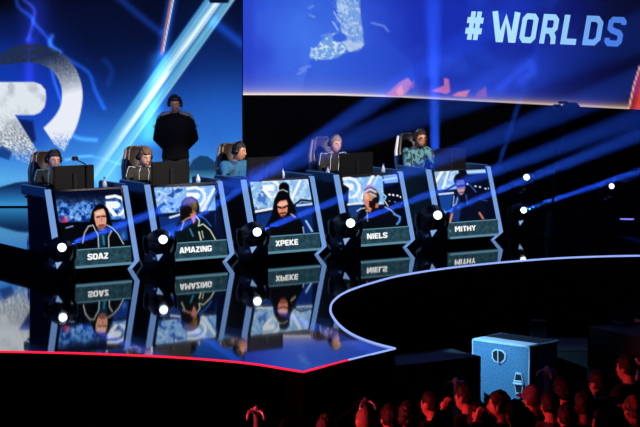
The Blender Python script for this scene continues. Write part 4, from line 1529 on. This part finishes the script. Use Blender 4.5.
BP = 1300000
lens_px = [(62, 247, 276, 1.0), (163, 239, 270, 1.0), (257, 231.5, 261, 1.0), (350, 222.5, 254, 1.0), (437, 214.5, 247, 1.0)]
head_lab = ['moving light at the foot of the leftmost booth', 'moving light between the two leftmost booths', 'moving light left of the middle booth',
            'moving light left of the fourth booth from the left', 'moving light left of the rightmost booth']
slopes = [.36, .64, .39, .36, .40]
for i, (lx, ly, by, sc) in enumerate(lens_px):
    base = local(i, -.60, -.34)
    aim_w = Vector((1, -.12, slopes[i] + .02))
    loc_aim = Matrix.Rotation(-TH, 3, 'Z') @ aim_w
    facing = (Vector((.30, -1, .28))).normalized()
    t, tipv = make_head(facing)
    # scale so the lens sits at its place in the row
    t.location = base
    t.rotation_euler = (0, 0, 0)
    q = project(base + tipv)
    corr = (lx - q[0]) / F * base.y
    t.location.x += corr
    dz = (q[1] - ly) / F * base.y
    sz = (tipv.z + dz) / tipv.z
    t.scale = (sz, sz, sz)
    tag(t, head_lab[i], 'stage light', 'moving lights along the booth row')
    tipw = Vector(t.location) + tipv * sz
    beam(tipw + facing * .03 + aim_w.normalized() * .03, aim_w, BP, 4.4, rad=.035)

# stage lights further right and behind
far = [(524, 210, 27.4, 'large moving light right of the booth row, throwing a beam', .37, True), (527, 177, 32.5, 'small bright stage light above and right of the rightmost booth', .4, False),
       (612, 186, 31.5, 'small bright stage light at the dark right side', .4, True)]
for x, y, D, lab, sl, has in far:
    facing = Vector((.25, -1, .28)).normalized()
    t, tipv = make_head(facing, x == 524)
    q = atdepth(x, y, D)
    sz = max(.8, q.z / tipv.z) if q.z / tipv.z < 2.2 else 1.0
    sz = q.z / tipv.z
    st = 0
    if sz > 1.3:
        st = q.z - tipv.z * 1.0
        sz = 1.0
    t.scale = (sz, sz, sz)
    t.location = (q.x - tipv.x * sz, D - tipv.y * sz, st)
    if st:
        bm = bmesh.new(); box(bm, (0, 0, -st / 2), (.36, .32, st), .01); obj('plinth', bm, M_black, t)
    tag(t, lab, 'stage light', 'stage lights on the right')
    if has:
        beam(Vector(t.location) + tipv * sz + facing * .03, (1, -.2, sl), BP * (1.9 if x < 600 else .15), 2.9 if x < 600 else 3)

# beams from behind the rightmost booth
for x, y, D, d, lab, pw in ((436, 172, 28.7, (-.02, 0, 1), 'upright beam light on the floor behind the rightmost booth', 1.1), (486, 168, 28.7, (.32, 0, 1), 'tilted beam light right behind the rightmost booth', .35)):
    t, tipv = make_head(Vector(d))
    q = onfloor(x, 25 + (214 - 25), 0)
    t.location = (atdepth(x, y, D).x, D, 0)
    tag(t, lab, 'stage light')
    beam(Vector(t.location) + tipv + Vector(d) * .02, d, BP * 1.3 * pw, 5.5 if x == 436 else 3.2, rad=.06 if x == 436 else .03)

# thin violet tubes on the dark side of the stage
vt = empty('light_tube', onfloor(627, 221, 0), R(-8), 'short violet light tube on the dark stage at the far right', 'light')
bm = bmesh.new(); tube(bm, [(-.10, 0, .03), (.10, 0, .03)], .012, 8); obj('tube', bm, glow('violet tube', (130, 120, 255), 1.2, False), vt)
for s in (-1, 1):
    bm = bmesh.new(); box(bm, (s * .09, 0, .012), (.02, .04, .024)); obj('foot', bm, M_black, vt)

tl = empty('indicator_light', atdepth(587, 214.5, 32.0) * 1, 0, 'tiny white indicator light low on the dark right side of the stage', 'light')
zt = tl.location.z
tl.location.z = .006
bm = bmesh.new(); ball(bm, (0, 0, zt), (.022, .022, .018)); obj('lamp', bm, glow('white indicator', (200, 215, 255), 1.5, False), tl)
bm = bmesh.new(); tube(bm, [(0, 0, 0), (0, 0, max(.03, zt - .015))], .012, 8, False); obj('stem', bm, M_black, tl)

# ------------------------------------------------------------------ camera crane in front of the hanging screen
cr = empty('camera_crane', Vector((atdepth(566, 110, 27.0).x, 27.0, 0)), 0, 'dark remote camera on a crane against the lower edge of the curved screen', 'camera crane')
off = lambda x, y: atdepth(x, y, 27.0) - cr.location
bm = bmesh.new(); box(bm, off(571, 106.5), (.22, .3, .11), .03); obj('camera_body', bm, M_black, cr)
bm = bmesh.new(); box(bm, off(563, 102.5), (.13, .12, .035), .008, None); obj('monitor_hood', bm, M_black, cr)
bm = bmesh.new(); disc(bm, off(557, 107), (-1, -.3, 0), .04, .1); obj('lens', bm, M_plastic, cr)
bm = bmesh.new(); tube(bm, [off(568, 110), off(564, 130), off(556, 170), Vector((off(552, 200).x, 0, .35))], .02, 8); obj('arm', bm, M_black, cr)
bm = bmesh.new(); tube(bm, [Vector((off(552, 200).x, 0, .4)), Vector((off(552, 200).x, 0, .02))], [.05, .12], 10, False); obj('pedestal', bm, M_black, cr)

# ------------------------------------------------------------------ road cases in the pit
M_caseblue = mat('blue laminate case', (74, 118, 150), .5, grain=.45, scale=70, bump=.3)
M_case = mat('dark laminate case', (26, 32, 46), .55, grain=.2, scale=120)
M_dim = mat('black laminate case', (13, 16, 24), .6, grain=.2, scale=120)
M_alu = mat('aluminium edging', (150, 158, 170), .35, 1.0)
M_hole = mat('black recess', (5, 5, 7), .6)


def road_case(p_left, p_right, ztop, depth, m, label, fittings=True, name='road_case'):
    a_, b_ = Vector((p_left.x, p_left.y)), Vector((p_right.x, p_right.y))
    d = (b_ - a_)
    L = d.length
    rz = math.atan2(d.y, d.x)
    Hh = ztop - GROUND
    c = empty(name, ((a_.x + b_.x) / 2, (a_.y + b_.y) / 2, GROUND), rz, label, 'equipment case')
    bm = bmesh.new(); box(bm, (0, depth / 2, Hh / 2 + .05), (L, depth, Hh - .1), .008); obj('shell', bm, m, c)
    bm = bmesh.new()
    for x in (-L / 2, L / 2):
        box(bm, (x, 0, Hh / 2 + .05), (.014, .014, Hh - .1))
        box(bm, (x, depth / 2, Hh), (.014, depth, .014))
    for z in (Hh, .1):
        box(bm, (0, 0, z), (L, .014, .014))
    box(bm, (0, depth, Hh), (L, .014, .014))
    obj('edging', bm, M_rim if fittings else m, c)
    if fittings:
        bm = bmesh.new(); box(bm, (0, depth / 2, Hh + .004), (L - .02, depth - .02, .012)); obj('lid', bm, M_dim, c)  # dark lid colour stands in for the shaded case top
        bm = bmesh.new(); box(bm, (0, .085, Hh + .008), (L - .02, .17, .012)); obj('lid_lit_strip', bm, M_rim, c)  # pale strip paints the lit front edge of the top
    for x in (-L / 2 + .1, L / 2 - .1):
        for y in (.1, depth - .1):
            bm = bmesh.new(); disc(bm, (x, y, .05), (1, 0, 0), .05, .035); obj('caster', bm, M_plastic, c)
    return c, L, Hh


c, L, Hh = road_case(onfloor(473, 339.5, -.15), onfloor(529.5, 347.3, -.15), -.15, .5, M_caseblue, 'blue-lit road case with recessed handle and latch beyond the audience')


def case_xz(x, y):
    """place on the case front seen at picture position"""
    Mi = (Matrix.Translation(c.location) @ Matrix.Rotation(c.rotation_euler.z, 4, 'Z')).inverted()
    o_ = Mi @ CAM
    d_ = Mi.to_3x3() @ ray(x, y)
    t_ = -o_.y / d_.y
    q_ = o_ + d_ * t_
    return q_.x, q_.z


def fitting(name, corners, m_plate, m_in, bars):
    pts = [case_xz(*q) for q in corners]
    bm = bmesh.new()
    cx, cz = sum(p_[0] for p_ in pts) / len(pts), sum(p_[1] for p_ in pts) / len(pts)
    a_ = [bm.verts.new((x_, -.010, z_)) for x_, z_ in pts]
    b_ = [bm.verts.new((x_, .004, z_)) for x_, z_ in pts]
    bm.faces.new(a_); bm.faces.new(b_[::-1])
    n_ = len(pts)
    for k_ in range(n_):
        bm.faces.new((a_[k_], a_[(k_ + 1) % n_], b_[(k_ + 1) % n_], b_[k_]))
    pl = obj(name, bm, m_plate, c)
    bm = bmesh.new()
    ii = [(cx + (x_ - cx) * .8, cz + (z_ - cz) * .82) for x_, z_ in pts]
    a_ = [bm.verts.new((x_, -.013, z_)) for x_, z_ in ii]
    b_ = [bm.verts.new((x_, -.009, z_)) for x_, z_ in ii]
    bm.faces.new(a_); bm.faces.new(b_[::-1])
    for k_ in range(n_):
        bm.faces.new((a_[k_], a_[(k_ + 1) % n_], b_[(k_ + 1) % n_], b_[k_]))
    obj('recess', bm, m_in, pl)
    bm = bmesh.new()
    for q0_, q1_, r_ in bars:
        (xa_, za_), (xb_, zb_) = case_xz(*q0_), case_xz(*q1_)
        tube(bm, [(xa_, -.02, za_), (xb_, -.02, zb_)], r_, 8)
    obj('grip', bm, M_rim, pl)


fitting('handle', [(492.3, 351), (495.5, 348.8), (503, 350.3), (506.3, 354), (506, 359.5), (502, 363.3), (495.5, 361.8), (492.3, 358)], M_rim, M_hole, [((499.3, 350.5), (499.3, 362.5), .010)])
fitting('latch', [(516, 372), (522, 373), (524, 383), (522, 394.5), (516.5, 394), (514.2, 382)], M_rim, M_hole, [((515, 383), (523.4, 384), .012), ((515.3, 380.6), (523.3, 381.4), .008)])
road_case(onfloor(531.5, 350, -.34), onfloor(602.5, 350.5, -.34), -.34, .8, M_dim, 'wide dark road case right of the blue-lit case', False)
mc, _, _ = road_case(onfloor(589, 327, .03), onfloor(650, 340, .03), .03, .9, M_case, 'tall dark road case at the right edge behind the audience', False)
road_case(onfloor(399, 366, -.2), onfloor(480, 357, -.2), -.2, .5, M_dim, 'low dark road case below the stage point, left of the blue-lit case', False)
# small monitor left on the lit case
sm_ = empty('preview_monitor', onfloor(538.5, 346, -.34), R(-12), 'small dark monitor standing on the road cases', 'monitor')
sm_.location = (sm_.location.x, sm_.location.y, -.34)
bm = bmesh.new(); box(bm, (0, 0, .16), (.18, .10, .24), .01); obj('casing', bm, M_case, sm_)
bm = bmesh.new(); box(bm, (-.0, -.053, .16), (.14, .006, .19)); obj('panel', bm, M_plastic, sm_)
bm = bmesh.new(); box(bm, (0, 0, .02), (.14, .12, .04), .006); obj('foot', bm, M_plastic, sm_)
# laptop lit on the right case
lp = empty('laptop', onfloor(632, 325, .03) + Vector((0, .15, 0)), R(25), 'open laptop glinting on the tall case at the right edge', 'laptop')
lp.location.z = .03
bm = bmesh.new(); box(bm, (0, 0, .01), (.30, .21, .018), .004); obj('keyboard_base', bm, M_alu, lp)
bm = bmesh.new(); box(bm, (0, .12, .06), (.30, .012, .10), .003, None); obj('lid', bm, M_alu, lp)

# ------------------------------------------------------------------ rope posts
post_px = [(256, 409, 16.2, 'leftmost chrome rope post, red-lit below the dark stage front'), (365, 400, 16.75, 'chrome rope post below the stage point, behind a red-lit head'),
           (456, 380.5, 17.3, 'chrome rope post left of the blue-lit road case'), (547, 369, 18.0, 'chrome rope post with rope in front of the wide dark case'),
           (637, 361, 17.85, 'chrome rope post at the right edge behind a spectator')]
tops = []
proto = empty('rope_post', (0, 0, 0))
PH = 1.5
bm = bmesh.new(); disc(bm, (0, 0, .02), (0, 0, 1), .16, .04, 24, .14); obj('base', bm, M_chrome, proto, True)
bm = bmesh.new(); tube(bm, [(0, 0, .03), (0, 0, PH - .04)], .022, 14, False); obj('pole', bm, M_chrome, proto, True)
bm = bmesh.new(); disc(bm, (0, 0, PH - .02), (0, 0, 1), .032, .05, 16); ball(bm, (0, 0, PH + .012), (.024, .024, .02)); obj('cap', bm, M_chrome, proto, True)
for k in range(4):
    q = math.pi / 4 + k * math.pi / 2
    u = Vector((math.cos(q), math.sin(q), 0))
    bm = bmesh.new()
    tube(bm, [u * .02 + Vector((0, 0, PH - .02)), u * .06 + Vector((0, 0, PH - .01)), u * .095 + Vector((0, 0, PH - .035)), u * .105 + Vector((0, 0, PH - .075))], [.012, .013, .014, .012], 8)
    obj('rope_hook', bm, M_chrome, proto, True)
for k, (x, y, D, lab) in enumerate(post_px):
    o = proto if k == 0 else copy_tree(proto)
    q = atdepth(x, y, D)
    o.location = (q.x, q.y, GROUND)
    s = (q.z - GROUND) / PH
    o.scale = (1, 1, s)
    o.rotation_euler = (0, 0, R(20 * k))
    tag(o, lab, 'rope post', 'rope posts along the pit')
    tops.append(q)
M_rope = mat('black velvet rope', (12, 10, 14), .9, bump=.3)
for k in range(4):
    a_, b_ = tops[k] - Vector((0, 0, .06)), tops[k + 1] - Vector((0, 0, .06))
    d_ = (b_ - a_).normalized() * .11
    a_, b_ = a_ + d_, b_ - d_
    bm = bmesh.new()
    tube(bm, [a_.lerp(b_, t / 10) - Vector((0, 0, (.16, .16, .30, .12)[k] * math.sin(math.pi * t / 10))) for t in range(11)], .016, 8)
    tag(obj('barrier_rope', bm, M_rope, None, True), ['black rope hanging between the two leftmost posts', 'black rope from the post under the stage point to the next post right',
        'black rope sagging in front of the blue-lit case', 'black rope sagging in front of the wide dark case'][k], 'rope', 'ropes of the pit barrier')

# ------------------------------------------------------------------ the audience
SH = {'black': mat('black cotton', (14, 13, 15), .9), 'navy': mat('navy cotton', (18, 22, 38), .9), 'grey': mat('grey cotton', (90, 88, 92), .9), 'pale': mat('pale cotton', (170, 170, 178), .9), 'red': mat('dull red cotton', (110, 40, 40), .9)}
HR = {'black': H_black, 'dark': H_dark, 'brown': H_brown, 'blond': H_grey}
RZ = R(180)          # facing the stage, away from the lens
UPL = ((-.30, -.16, 1.22), (-.10, -.19, 1.50), (.15, .25, 1))
UPR = ((.30, -.16, 1.22), (.10, -.19, 1.50), (-.15, .25, 1))
protos = {}


def proto_for(H, arm):
    key = (H, arm)
    if key not in protos:
        k = H - 1.75
        arms = None
        if arm == 'L':
            arms = [None, tuple(tuple(v) for v in [(UPR[0][0], UPR[0][1], UPR[0][2] + k), (UPR[1][0], UPR[1][1], UPR[1][2] + k), UPR[2]])]
        protos[key] = standing('person', H, arms, voxel=.012, shirt=SH['black'], hair=HR['dark'], hair_style='short', face=True)[0]
        protos[key]['fresh'] = 1
    return protos[key]


# x, y of the head top, height, turn (deg, + = looks further left), hair, style, shirt, arm, headwear, label
crowd = [
    (289, 422.5, 1.72, 10, 'dark', 'short', 'black', '', '', 'leftmost spectator, only a red-lit crown showing at the bottom edge'),
    (327, 419, 1.66, 0, 'dark', 'short', 'black', '', '', 'spectator with dark hair, second from the left along the bottom edge'),
    (366, 411, 1.63, 30, 'blond', 'buzz', 'black', '', '', 'spectator with bright red-lit cropped hair below a rope post'),
    (391, 408.5, 1.57, 20, 'dark', 'short', 'black', '', '', 'dark-haired spectator right of the bright cropped head'),
    (410, 406.5, 1.78, 5, 'black', 'tousled', 'black', '', '', 'spectator with full black hair left of the tall shaven head'),
    (432, 394, 1.57, 50, 'dark', 'buzz', 'black', '', '', 'tall spectator with closely shaven red-lit head looking left'),
    (444, 415, 1.9, 30, 'brown', 'short', 'black', '', '', 'brown-haired spectator low in front of the shaven head'),
    (467, 386.5, 1.72, 60, 'black', 'short', 'black', 'L', '', 'black-haired spectator with hand raised to mouth left of the blue-lit case'),
    (479, 409, 1.63, 10, 'black', 'tousled', 'black', '', '', 'dark head with bushy hair in front of the blue-lit case corner'),
    (502, 394.5, 1.84, 80, 'dark', 'short', 'navy', 'L', '', 'spectator in profile facing left with hand at chin under the case handle'),
    (517, 404, 1.87, 10, 'black', 'short', 'black', '', '', 'dark-haired spectator below the case latch'),
    (524, 414, 1.9, 40, 'blond', 'tousled', 'red', '', '', 'spectator with light red-lit hair at the bottom edge below the case'),
    (534, 389, 1.63, 40, 'brown', 'short', 'pale', '', 'cap', 'spectator wearing a grey peaked cap right of the blue-lit case'),
    (551, 395, 1.66, 20, 'black', 'short', 'grey', '', '', 'spectator in a grey shirt standing under the rope post'),
    (564, 382, 1.54, 30, 'black', 'tousled', 'black', '', '', 'black-haired spectator right of the rope post, half hidden'),
    (568, 407, 1.66, 10, 'dark', 'short', 'black', '', '', 'large dark head at the bottom edge below the rope post'),
    (585, 395, 1.84, 20, 'dark', 'short', 'black', '', '', 'dark-haired spectator in front of the wide dark case'),
    (600, 372.5, 1.72, 40, 'black', 'short', 'black', '', '', 'tall dark-haired spectator at the right end of the rope'),
    (606, 413, 1.78, 60, 'black', 'short', 'black', '', '', 'spectator turned left with red face low at the right'),
    (628, 357.5, 1.75, 55, 'dark', 'short', 'black', '', '', 'tallest spectator at the right edge, facing left in black'),
    (635, 400, 1.66, 30, 'brown', 'short', 'red', '', 'beanie', 'spectator in a green and red cap at the right bottom corner'),
]
used = set()
for x, y, H, turn, hr, st, shc, arm, wear, lab in crowd:
    pr = proto_for(H, arm)
    key = (H, arm)
    o = pr if key not in used else copy_tree(pr)
    used.add(key)
    D = (CAM.z - (GROUND + H + .015)) * F / (y - 25)
    q = atdepth(x, y, D)
    o.location = (q.x, D, GROUND)
    o.rotation_euler = (0, 0, RZ + R(turn * .8))
    tag(o, lab, 'person', 'spectators in front of the stage')
    for ch in list(o.children):
        base = ch.name.split('.')[0]
        if base == 'hair':
            mw = ch.matrix_local.copy()
            ch.data = ch.data.copy()
            bm = hair_mesh(st, int(x))
            bm.to_mesh(ch.data); bm.free()
            for pl in ch.data.polygons:
                pl.use_smooth = True
            ch.data.materials.clear(); ch.data.materials.append(HR[hr])
        if base == 'shirt':
            ch.data = ch.data.copy()
            ch.data.materials.clear(); ch.data.materials.append(SH[shc])
    if wear:
        bm = bmesh.new()
        hc = Vector((0, -.02, H - .118))
        r_ = bmesh.ops.create_uvsphere(bm, u_segments=28, v_segments=20, radius=1.0)
        for v in r_['verts']:
            d = v.co.copy()
            zz = max(d.z, .12)
            v.co = hc + Vector((d.x * .090, d.y * .112, zz * .140))
        m_hat = mat('grey cap cloth', (128, 118, 122), .9) if wear == 'cap' else jersey('green red cap cloth', (40, 110, 70), (170, 50, 44), 16)
        hat = obj('cap', bm, m_hat, o, True)
        bm = bmesh.new()
        ball(bm, hc + Vector((0, -.125, .022)), (.075, .075, .010)); obj('peak', bm, m_hat, hat, True)

# ------------------------------------------------------------------ haze over the stage
bm = bmesh.new(); box(bm, (1, 27.3, 2.8), (15, 13, 7))
hz = obj('haze', bm, None)
m = bpy.data.materials.new('thin stage haze')
m.use_nodes = True
nt = m.node_tree
nt.nodes.clear()
out = nt.nodes.new('ShaderNodeOutputMaterial')
vsn = nt.nodes.new('ShaderNodeVolumeScatter')
vsn.inputs['Color'].default_value = (1, 1, 1, 1)
vsn.inputs['Density'].default_value = .0013
vsn.inputs['Anisotropy'].default_value = .35
nt.links.new(vsn.outputs[0], out.inputs['Volume'])
hz.data.materials.clear(); hz.data.materials.append(m)
tag(hz, 'thin theatrical haze hanging over the whole stage', 'haze', None, 'stuff')

# ------------------------------------------------------------------ lamps of the place and added fills
def spot(name, loc, tgt, power, ang, col, rad=.3, blend=.5):
    o = beam(loc, Vector(tgt) - Vector(loc), power, ang, (255, 255, 255), rad, blend)
    o.data.color = col
    o.name = name
    return o


# warm profile spots from the lighting rig in front and to the right, one per player
for i, k in enumerate((.62, 1.0, 1.0, .85, 1.0)):
    t_ = local(i, .05, 1.2, 1.26)
    src = Vector((5.2, 16.5, 6.2))
    spot('player_spot', src + DX * (i - 2) * .4, t_, 8200 * k * (t_ - src).length_squared / 130, 7.6, (1, .86, .74), .12)
# red wash over the audience from the left
spot('audience_wash', (-3.2, 14.9, .55), (1.3, 15.9, -.35), 700, 36, (1, .045, .075), .2)
# unseen cold lamp, added for the light on the road case
spot('case_light', (.5, 18.3, .95), (1.84, 19.03, -.28), 420, 34, (.30, .66, 1), .02, .6)
# added faint fill on the person at the back, added blue fill from the left
spot('back_fill', (3.0, 16.5, 6.5), tuple(co.location + Vector((0, 0, 1.55))), 2000, 4.2, (1, .9, .88), .1, .8)
spot('blue_fill', (-7.5, 19.5, 5.5), (-.3, 25.6, .6), 1500, 46, (.12, .28, 1), .4)
# added dim blue fill from above
spot('blue_fill', (4, 15.0, 8), (2.4, 19.5, -.3), 45, 40, (.15, .3, 1), .5)

W = bpy.data.worlds.new('dark arena')
S.world = W
W.use_nodes = True
W.node_tree.nodes['Background'].inputs['Color'].default_value = (.02, .04, .12, 1)
W.node_tree.nodes['Background'].inputs['Strength'].default_value = .012

S.view_settings.view_transform = 'Standard'
S.view_settings.look = 'None'
S.view_settings.exposure = 0
S.view_settings.gamma = 1
S.view_settings.use_curve_mapping = False
S.cycles.use_denoising = True
S.cycles.max_bounces = 6
S.cycles.diffuse_bounces = 2
S.cycles.glossy_bounces = 4
S.cycles.volume_bounces = 0
S.cycles.sample_clamp_indirect = 3
